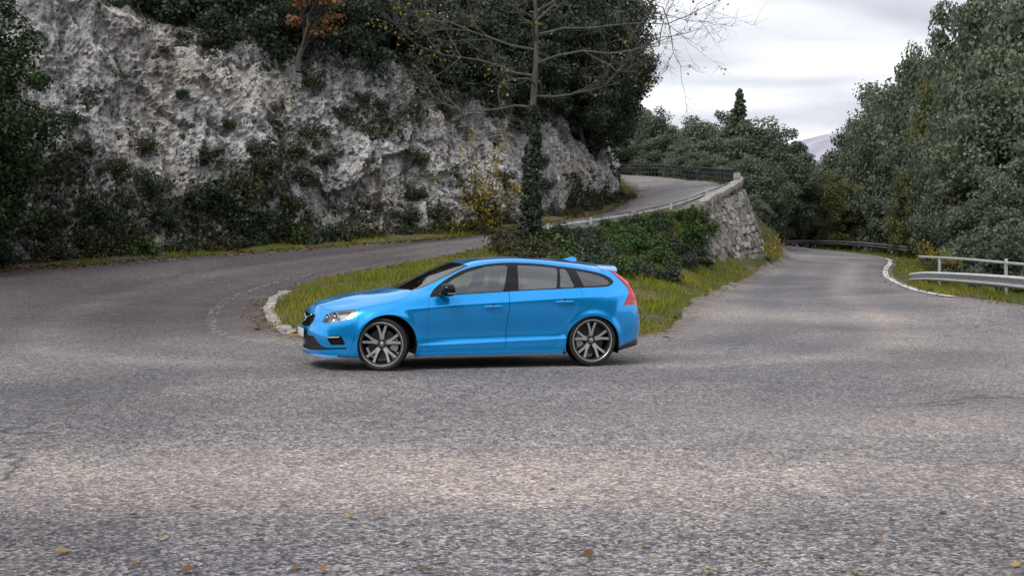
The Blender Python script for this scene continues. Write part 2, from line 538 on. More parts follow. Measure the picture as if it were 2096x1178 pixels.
asphalt_material()

def soil_material():
    m, nt, b = nmat('verge_soil')
    co = N(nt, 'ShaderNodeTexCoord').outputs['Object']
    n1 = noise(nt, co, .5, 5, .6, .3); n2 = noise(nt, co, 5, 5, .65); n3 = noise(nt, co, 24, 3, .6)
    soil = ramp(nt, n2, [(.3, (.055, .042, .030)), (.55, (.13, .105, .078)), (.75, (.24, .21, .17))])
    moss = ramp(nt, n3, [(.3, (.035, .048, .012)), (.6, (.085, .095, .020)), (.8, (.15, .14, .04))])
    c = mixc(nt, ramp(nt, n1, [(.40, (0, 0, 0)), (.56, (1, 1, 1))]), soil, moss)
    nt.links.new(c, b.inputs['Base Color']); b.inputs['Roughness'].default_value = .95
    b.inputs['Specular IOR Level'].default_value = .15
    nt.links.new(bump(nt, n2, .8, .06, bump(nt, n3, .6, .02)), b.inputs['Normal'])
soil_material()

def build_ground():
    xs = np.concatenate([np.arange(-70, -30, 1.0), np.arange(-30, 34, .5), np.arange(34, 76, 1.5)])
    ys = np.concatenate([np.arange(-38, 0, 2.0), np.arange(0, 125, .5), np.arange(125, 150, 2.0)])
    XX, YY = np.meshgrid(xs, ys)
    Z = gz(XX.ravel(), YY.ravel())
    P3 = np.stack([XX.ravel(), YY.ravel(), np.zeros(XX.size)], 1)
    Z += .012 * fbm(P3 * .5, 3, .5, 3)
    nx = len(xs)
    F = [(j * nx + i, j * nx + i + 1, (j + 1) * nx + i + 1, (j + 1) * nx + i) for j in range(len(ys) - 1) for i in range(nx - 1)]
    D = np.concatenate([XX.reshape(-1, 1), YY.reshape(-1, 1), Z[:, None], np.zeros((XX.size, 5))], 1)
    road, verge = split(D, F, lambda q: sdf_poly(q[:, :2], ROAD_POLY))
    # verge: rougher, humps up a little from the asphalt edge
    dv_ = sdf_poly(verge[0][:, :2], ROAD_POLY)
    V = verge[0][:, :3].copy()
    k = np.clip(dv_ / .6, 0, 1)
    V[:, 2] += k * (.05 + .16 * fbm(np.stack([V[:, 0], V[:, 1], 0 * V[:, 0]], 1) * .6, 3, .5, 9))
    g = tag(mesh_obj('ground', V, verge[1], MATS['verge_soil']), kind='structure')
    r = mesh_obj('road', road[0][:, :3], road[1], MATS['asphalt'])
    tag(r, kind='structure')
    # wheel tracks: distance to centre-of-lane lines
    c1 = []
    P = road[0][:, :2]
    def dist_line(L):
        L = np.array(L); d = np.full(len(P), 1e9)
        for a, b_ in zip(L[:-1], L[1:]):
            e = b_ - a; t = np.clip(((P - a) @ e) / (e @ e), 0, 1)
            d = np.minimum(d, np.linalg.norm(P - a - t[:, None] * e, axis=1))
        return d
    isl = np.array(smooth_line([at(1600, 530, 66), at(1500, 580, 45), at(1440, 612, 36), at(1330, 684, 21), at(720, 700, 19.3), at(600, 686, 20.7), at(545, 650, 25.9), at(575, 603, 32.3), at(720, 562, 37.5), at(930, 522, 41), at(1010, 503, 42.5)], 6))
    di = dist_line(isl)
    w = np.zeros(len(P))
    for c, wd, am in ((1.5, .55, .8), (3.1, .5, .65), (5.2, .6, .5), (8.2, .8, .45)):
        w += am * np.exp(-((di - c - .35 * np.sin(P[:, 0] * .25)) / wd) ** 2)
    a = r.data.attributes.new('track', 'FLOAT', 'POINT'); a.data.foreach_set('value', np.clip(w, 0, 1).astype(np.float32))
    du = np.exp(-((di - 4.1) / .35) ** 2) * .5 + np.exp(-(di / .8) ** 2) * .35
    # dusty apron where nobody drives, ahead of the camera and at the right
    for (cx, cy, sx, sy, am) in ((1.2, 7.7, 4.0, .9, .8), (-2.4, 7.4, 2.4, .7, .6), (4.8, 10.3, 3.6, 1.4, .85), (6.6, 26.0, 2.6, 1.7, .8), (-1.6, 8.2, 2.5, .8, .5), (8.5, 15, 3, 2.0, .5)):
        du += am * np.exp(-(((P[:, 0] - cx) / sx) ** 2 + ((P[:, 1] - cy) / sy) ** 2))
    ag = np.clip((-P[:, 0] - 1.5) / 5, 0, 1) * np.clip((P[:, 1] - 15) / 9, 0, 1) * 1.2 + np.clip((P[:, 1] - 34) / 10, 0, 1) * (P[:, 0] < 6) * .4 + .55 * np.exp(-(((P[:, 0] - 2.9) / 1.1) ** 2 + ((P[:, 1] - 5.6) / 1.3) ** 2)) + .5 * np.exp(-(((P[:, 0] + 2.6) / 1.0) ** 2 + ((P[:, 1] - 6.0) / 1.6) ** 2)) + .35 * np.exp(-(((P[:, 0] + 4.5) / 3) ** 2 + ((P[:, 1] - 12.5) / 3) ** 2))  # darker over the left arm, far stretch and a few spots before the camera
    so = np.exp(-(sdf_poly(P, ROAD_POLY) / .45) ** 2)
    a = r.data.attributes.new('soiled', 'FLOAT', 'POINT'); a.data.foreach_set('value', np.clip(so, 0, 1).astype(np.float32))
    a = r.data.attributes.new('darkened', 'FLOAT', 'POINT'); a.data.foreach_set('value', np.clip(ag, 0, 1).astype(np.float32))
    a = r.data.attributes.new('dusty', 'FLOAT', 'POINT'); a.data.foreach_set('value', np.clip(du, 0, 1).astype(np.float32))
build_ground()
# ------------------------------------------------------------------ rock cliff and the hill above it
from mathutils.bvhtree import BVHTree
def rock_material():
    m, nt, b = nmat('limestone')
    co = N(nt, 'ShaderNodeTexCoord').outputs['Object']
    mp_ = N(nt, 'ShaderNodeMapping'); mp_.inputs['Scale'].default_value = (1.3, 1.3, .22); nt.links.new(co, mp_.inputs[0])
    n0 = noise(nt, co, .28, 4, .6, .5); n1 = noise(nt, co, 1.1, 6, .65, .4); n2 = noise(nt, co, 5.5, 5, .7); n3 = noise(nt, mp_.outputs[0], .9, 5, .62, .8)
    n4 = noise(nt, co, 18, 3, .6)
    base = ramp(nt, n1, [(.25, (.22, .215, .225)), (.40, (.45, .44, .445)), (.54, (.64, .63, .63)), (.72, (.78, .77, .765))])
    warm = ramp(nt, n0, [(.45, (1, 1, 1)), (.65, (1.0, .93, .82))])
    base = mixc(nt, 1, base, warm, 'MULTIPLY')
    stain = ramp(nt, n3, [(.52, (0, 0, 0)), (.66, (.80, .80, .80))])
    base = mixc(nt, stain, base, (.075, .068, .060))
    spot = ramp(nt, n2, [(.50, (0, 0, 0)), (.62, (.85, .85, .85))])
    base = mixc(nt, spot, base, (.07, .068, .066))
    pit = ramp(nt, n4, [(.30, (.75, .75, .75)), (.42, (0, 0, 0))])
    base = mixc(nt, pit, base, (.10, .098, .105))
    lich = ramp(nt, n4, [(.58, (0, 0, 0)), (.70, (.6, .6, .6))])
    base = mixc(nt, lich, base, (.66, .65, .66))
    mp2 = N(nt, 'ShaderNodeMapping'); mp2.inputs['Scale'].default_value = (2.2, 2.2, .10); nt.links.new(co, mp2.inputs[0])
    strk = ramp(nt, noise(nt, mp2.outputs[0], 1.0, 4, .6, .6), [(.55, (0, 0, 0)), (.68, (.65, .65, .65))])
    base = mixc(nt, strk, base, (.085, .080, .085))
    # darker in the crevices: pointiness-free mask from the built relief
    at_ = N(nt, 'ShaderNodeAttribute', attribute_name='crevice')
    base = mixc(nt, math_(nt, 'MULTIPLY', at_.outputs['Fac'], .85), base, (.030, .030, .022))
    nt.links.new(base, b.inputs['Base Color'])
    b.inputs['Roughness'].default_value = .92; b.inputs['Specular IOR Level'].default_value = .2
    nt.links.new(bump(nt, n2, 1.0, .16, bump(nt, n4, .7, .05)), b.inputs['Normal'])
rock_material()

FOOT = [(-900, 628, 28.5), (-400, 580, 33.5), (0, 545, 39.6), (200, 531, 41.6), (400, 515, 44.2), (600, 501, 46.7), (800, 487, 48.8), (900, 479, 50), (1000, 467, 51.8), (1060, 455, 53.6), (1130, 436, 57), (1200, 420, 62), (1248, 402, 68), (1262, 385, 76), (1250, 366, 90), (1215, 350, 104)]
FTOP = [12.5, 11.6, 11.2, 10.6, 10.0, 9.6, 9.4, 9.2, 9.2, 9.1, 9.0, 8.9, 8.8, 9.5, 11, 13]
def build_cliff():
    fp = np.array([tuple(at(*p)) for p in FOOT]); top = np.array(FTOP)
    L = spline2(np.concatenate([fp, top[:, None]], 1), 40, False)
    seg = np.concatenate([[0], np.cumsum(np.linalg.norm(np.diff(L[:, :2], axis=0), axis=1))])
    s0 = seg[-1]
    # fine where it is seen
    S = [0.0]
    while S[-1] < s0:
        x = np.interp(S[-1], seg, L[:, 0]); S.append(S[-1] + (.085 if x > -19.5 else .3))
    S = np.array(S[:-1])
    C = np.stack([np.interp(S, seg, L[:, k]) for k in range(4)], 1)
    tg = np.gradient(C[:, :2], axis=0); tg /= np.linalg.norm(tg, axis=1, keepdims=True)
    for _ in range(25): tg[1:-1] = (tg[:-2] + tg[1:-1] * 2 + tg[2:]) / 4
    out = np.stack([tg[:, 1], -tg[:, 0]], 1)         # towards the road
    T = np.concatenate([np.linspace(-.06, 1, 104), np.linspace(1.02, 1.5, 14)])
    H = (C[:, 3] - C[:, 2])
    rag = fbm(np.stack([S * .22, 0 * S, 0 * S], 1), 4, .55, 21) * 1.1
    V = np.zeros((len(T), len(S), 3))
    for i, t in enumerate(T):
        tt = min(t, 1.0)
        back = 1.9 * max(tt, 0) ** 1.3 + (max(t - 1, 0) * 9)
        z = C[:, 2] + (H + rag) * tt + (max(t - 1, 0) * 5.0)
        V[i, :, 0] = C[:, 0] - out[:, 0] * back; V[i, :, 1] = C[:, 1] - out[:, 1] * back; V[i, :, 2] = z
    P = V.reshape(-1, 3)
    big = fbm(P * np.array([.20, .20, .16]), 3, .5, 5)
    vert = fbm(P * np.array([.5, .5, .14]), 4, .55, 11, True)
    warp = np.stack([fbm(P * .7, 3, .5, 31 + k) for k in range(3)], 1) * .55
    def facets(sc, seed):
        """angular blocks: every cell is a tilted plane with its own offset"""
        Q = P * sc + warp * sc.mean() * .5
        d1, d2, v = worley(Q, seed)
        v2 = (v * 7.31) % 1; v3 = (v * 13.7) % 1
        along = P[:, 0] * .8 + P[:, 1] * .6
        return v - .5, np.clip((d2 - d1) / .10, 0, 1), (v2 - .5) * np.sin(along * sc[0] * 1.9 + v * 40) + (v3 - .5) * np.sin(P[:, 2] * sc[2] * 1.7 + v * 60)
    f1, e1, s1 = facets(np.array([.55, .55, .42]), 3)
    f2, e2, s2 = facets(np.array([1.5, 1.5, 1.25]), 8)
    f3, e3, s3 = facets(np.array([3.6, 3.6, 3.2]), 15)
    fine = fbm(P * 3.0, 4, .6, 17, True)
    disp = .75 * big + .36 * vert + .50 * f1 + .22 * s1 + .26 * f2 + .13 * s2 + .15 * f3 + .07 * s3 + .15 * fine
    edge1, edge2 = e1, e2
    tt = np.repeat(np.clip(T, 0, 1), len(S))
    disp *= np.clip(.35 + tt * 3, 0, 1)
    tv = np.repeat(T, len(S))
    disp = np.where(tv > 1, disp * np.clip(1 - (tv - 1) * 2.0, .2, 1), disp)
    O = np.tile(np.concatenate([out, np.full((len(S), 1), .18)], 1), (len(T), 1))
    P = P + O * disp[:, None]
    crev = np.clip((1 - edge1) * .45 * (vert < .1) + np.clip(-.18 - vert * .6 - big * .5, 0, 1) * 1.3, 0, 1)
    n = len(S)
    F = [(j * n + i, j * n + i + 1, (j + 1) * n + i + 1, (j + 1) * n + i) for j in range(len(T) - 1) for i in range(n - 1)]
    o = mesh_obj('cliff', P, F, MATS['limestone'], smooth=False)
    tag(o, kind='structure')
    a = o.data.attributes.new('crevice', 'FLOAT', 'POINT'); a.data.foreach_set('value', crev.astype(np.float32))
    try: o.data.shade_smooth_by_angle if False else None
    except Exception: pass
    bv_ = BVHTree.FromPolygons([tuple(p) for p in P], F)
    # hill behind the cliff top: rises steeply under the trees
    rows = []
    top_row = V[-1]
    HV = []; m = 0
    idx = np.arange(0, n, 12)
    for k, (bk, up) in enumerate(((-1.0, -1.2), (3, 1.2), (10, 6), (22, 14), (45, 26), (80, 36))):
        q = top_row[idx].copy(); q[:, 0] -= out[idx, 0] * bk; q[:, 1] -= out[idx, 1] * bk; q[:, 2] += up + .6 * fbm(q * .15, 2, .5, 40 + k)
        HV.append(q)
    m = len(idx); HV = np.concatenate(HV)
    HF = [(j * m + i, j * m + i + 1, (j + 1) * m + i + 1, (j + 1) * m + i) for j in range(5) for i in range(m - 1)]
    tag(mesh_obj('hillside', HV, HF, MATS['verge_soil']), kind='structure')
    return bv_, C, out, S
CLIFF_BVH, CLIFF_C, CLIFF_OUT, CLIFF_S = build_cliff()
def cliff_hit(px, py):
    o = Vector((0, 0, CAM_H)); d = (at(px, py, 50) - o).normalized()
    loc, nrm, i, dist = CLIFF_BVH.ray_cast(o, d, 300)
    return loc, nrm

def build_far():
    # wide land to the horizon
    m, nt, b = nmat('far_land')
    co = N(nt, 'ShaderNodeTexCoord').outputs['Object']
    c = ramp(nt, noise(nt, co, .01, 6, .6), [(.35, (.03, .045, .02)), (.55, (.06, .075, .035)), (.7, (.12, .12, .07))])
    nt.links.new(c, b.inputs['Base Color']); b.inputs['Roughness'].default_value = 1
    V = [(0, 40, -5.5)]; F = []
    rings = [60, 110, 180, 300, 600, 1200, 2500, 4500]; n = 48
    for k, r in enumerate(rings):
        for i in range(n):
            a = 2 * math.pi * i / n
            V.append((r * math.cos(a), 40 + r * math.sin(a), -5.5 - (0 if r < 150 else min(28, (r - 150) * .07))))
    for i in range(n): F.append((0, 1 + i, 1 + (i + 1) % n))
    for k in range(len(rings) - 1):
        for i in range(n):
            j = (i + 1) % n
            F.append((1 + k * n + i, 1 + (k + 1) * n + i, 1 + (k + 1) * n + j, 1 + k * n + j))
    tag(mesh_obj('valley_floor', V, F, m), kind='structure')
    # bare mountain in the gap between the trees, distance haze mixed into its colour
    m, nt, b = nmat('hazy_mountain_rock')
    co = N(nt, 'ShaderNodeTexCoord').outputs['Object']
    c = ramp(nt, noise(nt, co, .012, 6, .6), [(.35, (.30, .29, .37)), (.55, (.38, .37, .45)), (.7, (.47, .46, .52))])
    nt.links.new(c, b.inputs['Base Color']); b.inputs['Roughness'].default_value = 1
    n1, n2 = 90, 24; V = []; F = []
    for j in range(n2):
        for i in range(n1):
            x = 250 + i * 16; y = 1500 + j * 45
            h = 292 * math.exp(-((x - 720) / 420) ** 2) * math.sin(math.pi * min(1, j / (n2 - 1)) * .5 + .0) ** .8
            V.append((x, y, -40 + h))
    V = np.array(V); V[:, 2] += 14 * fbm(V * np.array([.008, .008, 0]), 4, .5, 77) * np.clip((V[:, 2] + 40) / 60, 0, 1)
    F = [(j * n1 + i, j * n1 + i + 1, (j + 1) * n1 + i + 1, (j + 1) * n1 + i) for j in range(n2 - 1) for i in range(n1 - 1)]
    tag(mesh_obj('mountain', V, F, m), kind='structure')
build_far()
# ------------------------------------------------------------------ vegetation
rng = np.random.default_rng(7)
def fast_mesh(name, V, F4, mat, tint=None, smooth=False):
    me = bpy.data.meshes.new(name)
    V = np.asarray(V, np.float32); F4 = np.asarray(F4, np.int32); k = F4.shape[1]
    me.vertices.add(len(V)); me.vertices.foreach_set('co', V.ravel())
    me.loops.add(F4.size); me.loops.foreach_set('vertex_index', F4.ravel())
    me.polygons.add(len(F4)); me.polygons.foreach_set('loop_start', np.arange(0, F4.size, k, dtype=np.int32))
    me.polygons.foreach_set('loop_total', np.full(len(F4), k, dtype=np.int32))
    me.materials.append(mat)
    if smooth: me.polygons.foreach_set('use_smooth', np.ones(len(F4), bool))
    if tint is not None:
        a = me.attributes.new('tint', 'FLOAT', 'POINT'); a.data.foreach_set('value', np.asarray(tint, np.float32))
    me.update(calc_edges=True); me.validate()
    return me
def leaf_mat(name, stops, trans=.25, rough=.55):
    m, nt, b = nmat(name)
    at_ = N(nt, 'ShaderNodeAttribute', attribute_name='tint')
    oi = N(nt, 'ShaderNodeObjectInfo')
    f = math_(nt, 'ADD', math_(nt, 'MULTIPLY', at_.outputs['Fac'], .86), math_(nt, 'MULTIPLY', oi.outputs['Random'], .14), True)
    c = ramp(nt, f, stops)
    nt.links.new(c, b.inputs['Base Color']); b.inputs['Roughness'].default_value = rough; b.inputs['Specular IOR Level'].default_value = .35
    t = N(nt, 'ShaderNodeBsdfTranslucent'); nt.links.new(c, t.inputs[0])
    mx_ = N(nt, 'ShaderNodeMixShader'); mx_.inputs[0].default_value = trans
    nt.links.new(b.outputs[0], mx_.inputs[1]); nt.links.new(t.outputs[0], mx_.inputs[2])
    nt.links.new(mx_.outputs[0], nt.nodes['Material Output'].inputs['Surface'])
    return m
leaf_mat('leaf_dark', [(0, (.018, .031, .020)), (.5, (.044, .064, .040)), (.9, (.085, .108, .060)), (1, (.14, .145, .07))])
leaf_mat('leaf_grey', [(0, (.055, .080, .055)), (.5, (.130, .168, .112)), (.9, (.22, .25, .16)), (1, (.30, .30, .17))], .35)
leaf_mat('leaf_green', [(0, (.022, .048, .014)), (.5, (.048, .094, .022)), (.9, (.105, .155, .035)), (1, (.20, .22, .05))])
leaf_mat('leaf_moss', [(0, (.06, .075, .025)), (.5, (.135, .145, .05)), (.9, (.22, .21, .075)), (1, (.32, .27, .09))], .35)
leaf_mat('leaf_ivy', [(0, (.012, .026, .008)), (.5, (.030, .058, .016)), (.9, (.062, .10, .026)), (1, (.11, .14, .04))])
leaf_mat('leaf_olive', [(0, (.025, .030, .012)), (.5, (.055, .058, .024)), (.85, (.10, .085, .040)), (1, (.16, .11, .05))])
leaf_mat('leaf_yellow', [(0, (.13, .11, .015)), (.5, (.28, .22, .025)), (1, (.44, .35, .05))], .35)
leaf_mat('leaf_orange', [(0, (.15, .075, .03)), (.5, (.30, .15, .06)), (1, (.42, .24, .10))], .35)
leaf_mat('leaf_brown', [(0, (.05, .026, .014)), (.5, (.14, .068, .026)), (.8, (.28, .15, .04)), (1, (.45, .30, .06))], .1)
leaf_mat('grass_blade', [(0, (.045, .068, .010)), (.3, (.11, .145, .014)), (.6, (.20, .215, .018)), (.85, (.31, .285, .03)), (1, (.38, .30, .08))], .3)
def bark(name, a, b_):
    m, nt, b = nmat(name)
    co = N(nt, 'ShaderNodeTexCoord').outputs['Object']
    mp_ = N(nt, 'ShaderNodeMapping'); mp_.inputs['Scale'].default_value = (1, 1, .25); nt.links.new(co, mp_.inputs[0])
    n1 = noise(nt, mp_.outputs[0], 9, 5, .65)
    nt.links.new(ramp(nt, n1, [(.3, a), (.7, b_)]), b.inputs['Base Color']); b.inputs['Roughness'].default_value = .9
    nt.links.new(bump(nt, n1, .8, .03), b.inputs['Normal'])
    return m
bark('bark_dark', (.035, .028, .024), (.10, .085, .072))
bark('bark_pale', (.045, .042, .040), (.135, .13, .122))

def leaves(centres, radii, per, size, seed, squash=.75, up=.35, lo=.35):
    """leaf-sized diamond faces spread through round clumps; returns V, F, tint"""
    r = np.random.default_rng(seed)
    C = np.repeat(np.asarray(centres, float), per, 0); Rr = np.repeat(np.asarray(radii, float), per)
    n = len(C)
    d = r.normal(size=(n, 3)); d /= np.linalg.norm(d, axis=1, keepdims=True)
    rad = Rr * (lo + (1 - lo) * r.random(n) ** .6)
    p = C + d * rad[:, None] * np.array([1, 1, squash])
    nr = d + r.normal(size=(n, 3)) * .55 + np.array([0, 0, up]); nr /= np.linalg.norm(nr, axis=1, keepdims=True)
    t = np.cross(nr, r.normal(size=(n, 3))); t /= np.linalg.norm(t, axis=1, keepdims=True)
    b_ = np.cross(nr, t)
    s = size * (.6 + .8 * r.random(n))
    L = s[:, None]; W = (s * (.36 + .2 * r.random(n)))[:, None]
    fold = nr * (W * .35)
    V = np.stack([p - t * L * .5, p + b_ * W + fold, p + t * L * .5, p - b_ * W + fold], 1).reshape(-1, 3)
    F = np.arange(n * 4).reshape(-1, 4)
    ct = np.repeat(r.random(len(centres)), per)
    tint = np.clip(.55 * r.random(n) + .45 * ct, 0, 1)
    return V, F, np.repeat(tint, 4)

def limb(mb, a, b_, ra, rb, n=6, sag=.0, r=None, segs=5, wob=.06):
    a, b_ = np.array(a, float), np.array(b_, float); L = np.linalg.norm(b_ - a)
    P = []
    for i in range(segs + 1):
        t = i / segs
        p = a + (b_ - a) * t
        if 0 < i < segs: p = p + r.normal(size=3) * wob * L
        p[2] += sag * L * math.sin(math.pi * t)
        P.append(tuple(p))
    mb.tube(P, [ra + (rb - ra) * i / segs for i in range(segs + 1)], n, False)
    return P

def broadleaf(seed, H=9.0, rx=3.0, crown0=.22, nclump=150, per=70, leaf=.24, mat='leaf_dark', barkm='bark_dark', clump=.62, shape=1.0):
    """one tree standing at the origin: trunk with limbs, crown"""
    r = np.random.default_rng(seed)
    cz, rz = H * (crown0 + 1) / 2, H * (1 - crown0) / 2
    C = []
    while len(C) < nclump:
        d = r.normal(size=3); d /= np.linalg.norm(d)
        k = .35 + .65 * r.random() ** .45
        lump = 1 + .22 * math.sin(3.1 * d[0] + seed) * math.cos(2.7 * d[1] + seed * 1.7) + .12 * math.sin(6 * d[2] + seed)
        p = d * k * lump * np.array([rx, rx, rz])
        if p[2] > 0: p[:2] *= (1 - .25 * shape * (p[2] / rz))
        C.append(p + np.array([0, 0, cz]))
    C = np.array(C)
    R0 = clump * (.7 + .6 * r.random(nclump)) * rx / 3.0
    V, F, ti = leaves(C, R0, per, leaf, seed + 1)
    cm = fast_mesh('crown', V, F, MATS[mat], ti)
    mb = MB()
    tr = limb(mb, (0, 0, -.6), (r.normal() * .3, r.normal() * .3, H * .62), .035 * H * .6, .07, 9, 0, r, 7, .015)
    for q in r.permutation(nclump)[:26]:
        base = tr[2 + int(r.integers(0, 5))]
        limb(mb, base, C[q], .055, .014, 5, .05, r, 4, .05)
    tm = mb.build('trunk_tmp', MATS[barkm], None, True)
    return cm, tm
def proto(name, cm, tob):
    root = empty(name)
    tob.name = 'trunk'; tob.parent = root
    co_ = bpy.data.objects.new('crown', cm); col.objects.link(co_); co_.parent = root
    return root
def place(pr_, first, loc, rz, sc, label, cat, group=None, tilt=(0, 0)):
    o = pr_ if first else copy_tree(pr_)
    o.location = loc; o.rotation_euler = (tilt[0], tilt[1], rz)
    o.scale = sc if hasattr(sc, '__len__') else (sc, sc, sc)
    tag(o, label, cat, group); return o

class Pool:
    """a few tree builds of one kind, handed out in turn"""
    def __init__(s, protos): s.p = protos; s.used = [False] * len(protos); s.i = 0
    def put(s, loc, sc, label, cat, group=None, tilt=(0, 0), rz=None):
        k = s.i % len(s.p); s.i += 1
        first = not s.used[k]; s.used[k] = True
        return place(s.p[k], first, loc, rng.random() * 6.28 if rz is None else rz, sc, label, cat, group, tilt)

def build_trees():
    ever = Pool([proto('evergreen_tree', *broadleaf(11 + i, 8.5, 3.1, .10, 190, 120, .165, 'leaf_dark', clump=.66)) for i in range(4)])
    grey = Pool([proto('broadleaf_tree', *broadleaf(31 + i, 11.0, 3.6, .06, 210, 120, .20, 'leaf_grey', clump=.72, shape=1.2)) for i in range(4)])
    # evergreens crowding the top of the cliff
    spots = []
    lab = 'dense dark evergreen tree in the thicket above the cliff'
    for px, py, Y, sc in [(-60, 60, 47, 1.0), (60, 0, 49, 1.0), (200, -20, 49.5, 1.0), (330, 10, 48.5, 1.0), (270, 55, 46.5, .5), (400, 70, 47.5, .6), (420, -60, 54, 1.1), (500, 80, 49.2, .85), (580, 10, 54, 1.1), (560, 85, 49.6, .5), (650, 98, 51.2, .8), (730, 60, 55, 1.05), (720, 112, 51.6, .5), (800, 112, 52.6, .85), (870, 60, 57, 1.1), (880, 140, 52.8, .5), (930, 132, 54, .8), (1000, 90, 58, 1.05), (1060, 160, 57, .75), (1110, 80, 61, 1.1), (1150, 175, 61, .75), (1195, 110, 64, 1.0), (1215, 225, 66, .75), (1240, 150, 70, .95), (1235, 70, 72, 1.0), (1180, 20, 66, 1.0), (300, -160, 60, 1.2), (700, -150, 62, 1.2), (1000, -120, 66, 1.2)]:
        p = at(px, py, Y)            # centre of the crown
        p.z -= 8.5 * sc * .55
        ever.put(p, (sc, sc, sc * (.95 + .2 * rng.random())), lab, 'tree', 'evergreen trees above the cliff')
    # wood beyond the lower road, right
    lab2 = 'grey green broadleaf tree in the wood beyond the lower road'
    def wood(L, pool, label, group, H):
        for px, ytop, Y, sc, base in L:
            p = at(px, ytop, Y); h = p.z - base
            pool.put(Vector((p.x, p.y, base)), (sc, sc, h / H), label, 'tree', group)
    wood([(1640, 325, 142, 1.2, 1.5), (1690, 318, 136, 1.15, 1), (1750, 255, 126, 1.2, 0), (1800, 195, 117, 1.2, -.5), (1850, 140, 107, 1.2, -1), (1905, 80, 99, 1.15, -1), (1960, 20, 88, 1.1, -1), (2030, -20, 78, 1.1, -1.5), (2100, -60, 70, 1.1, -1.5),
          (1775, 330, 115, .85, -.5), (1840, 300, 103, .8, -.8), (1905, 250, 88, .85, -1), (1985, 200, 70, .85, -1), (2075, 150, 60, .9, -1), (1950, 340, 64, .55, -.8), (2040, 360, 54, .5, -.8), (1890, 395, 92, .5, -.5), (1720, 395, 124, .75, .5), (2130, 300, 50, .6, -.8), (1660, 400, 134, .7, 1.5), (2180, 60, 60, 1.0, -1), (1800, 410, 110, .5, -.3), (1860, 400, 98, .45, -.3)],
         grey, lab2, 'broadleaf trees beyond the lower road', 11.0)
    lab3 = 'dark green tree behind the upper road railing'
    wood([(1255, 195, 122, .95, 6), (1300, 225, 124, .95, 6), (1345, 222, 120, .9, 6), (1390, 262, 116, .9, 5), (1430, 250, 114, .9, 5), (1470, 232, 112, .95, 4), (1560, 242, 108, 1.05, 3), (1600, 275, 112, 1.0, 2.5), (1330, 290, 116, .7, 7), (1410, 300, 108, .7, 5), (1545, 320, 96, .8, 2.5), (1580, 350, 108, .8, 2.2), (1610, 370, 122, .8, 2), (1540, 400, 86, .45, 2), (1215, 240, 118, 1.0, 7), (1500, 330, 104, .8, 3)],
         grey, lab3, 'trees behind the upper road railing', 11.0)
    # conifer whose spire stands above them
    r = np.random.default_rng(5); C = []; Rr = []
    for k in range(230):
        t = r.random() ** .8; z = 1.5 + t * 10.9; w = ((1 - t) ** .8 * 2.0 + .05) * (.35 + .75 * r.random()); a = r.random() * 6.28
        C.append((math.cos(a) * w, math.sin(a) * w, z - w * .35)); Rr.append(.16 + .26 * (1 - t))
    V, F, ti = leaves(C, Rr, 40, .22, 3)
    mb = MB(); mb.tube([(0, 0, -.5), (0, 0, 7), (0, 0, 12.6)], [.2, .1, .03], 7, False)
    con = proto('conifer_tree', fast_mesh('crown', V, F, MATS['leaf_grey'], ti), mb.build('trunk_tmp', MATS['bark_dark'], None, True))
    p = at(1514, 180, 110); place(con, True, Vector((p.x, p.y, 4)), 0, (1.15, 1.15, (p.z - 4) / 12.6), 'narrow pointed conifer rising above the trees behind the stone wall', 'conifer')
    mossy = Pool([proto('broadleaf_tree', *broadleaf(81 + i, 10.0, 3.3, .08, 180, 110, .20, 'leaf_moss', clump=.7)) for i in range(2)])
    for i, (px, ytop, Y, sc, base, lab) in enumerate([(1725, 350, 112, .7, .5, 'yellowish tree at the far bend of the lower road'), (1880, 330, 86, .55, -.6, 'olive yellow tree above the start of the right hand barrier'), (2010, 240, 62, .55, -.8, 'yellow green tree high behind the right hand barrier'), (1610, 330, 128, .75, 2, 'olive tree in the gap where the lower road disappears'), (1950, 120, 84, .8, -1, 'tall olive tree on the skyline of the right hand wood')]):
        p = at(px, ytop, Y); mossy.put(Vector((p.x, p.y, base)), (sc, sc, (p.z - base) / 10.0), lab, 'tree')
    # evergreen hung with ivy at the left edge of the picture
    ivy = Pool([proto('ivy_clad_tree', *broadleaf(51, 9.5, 2.1, .02, 230, 150, .12, 'leaf_ivy', clump=.85))])
    p = at(10, 300, 37.5); ivy.put(Vector((p.x - 1.1, p.y, .4)), (1, 1, 1.05), 'tall ivy covered evergreen tree at the left edge before the cliff', 'tree')
    p = at(-60, 420, 36); ivy.put(Vector((p.x - .4, p.y, .2)), (.5, .5, .75), 'dark leafy young tree at the cliff foot, left edge of the picture', 'tree')
    # orange autumn tree in the thicket
    c, t = broadleaf(61, 4.5, 1.0, .2, 26, 40, .15, 'leaf_orange', clump=1.0)
    p = at(618, 120, 47.6); place(proto('autumn_tree', c, t), True, p, .3, (1.35, 1.35, .95), 'small tree with orange autumn leaves on top of the cliff', 'tree', tilt=(0, R_(14)))
build_trees()

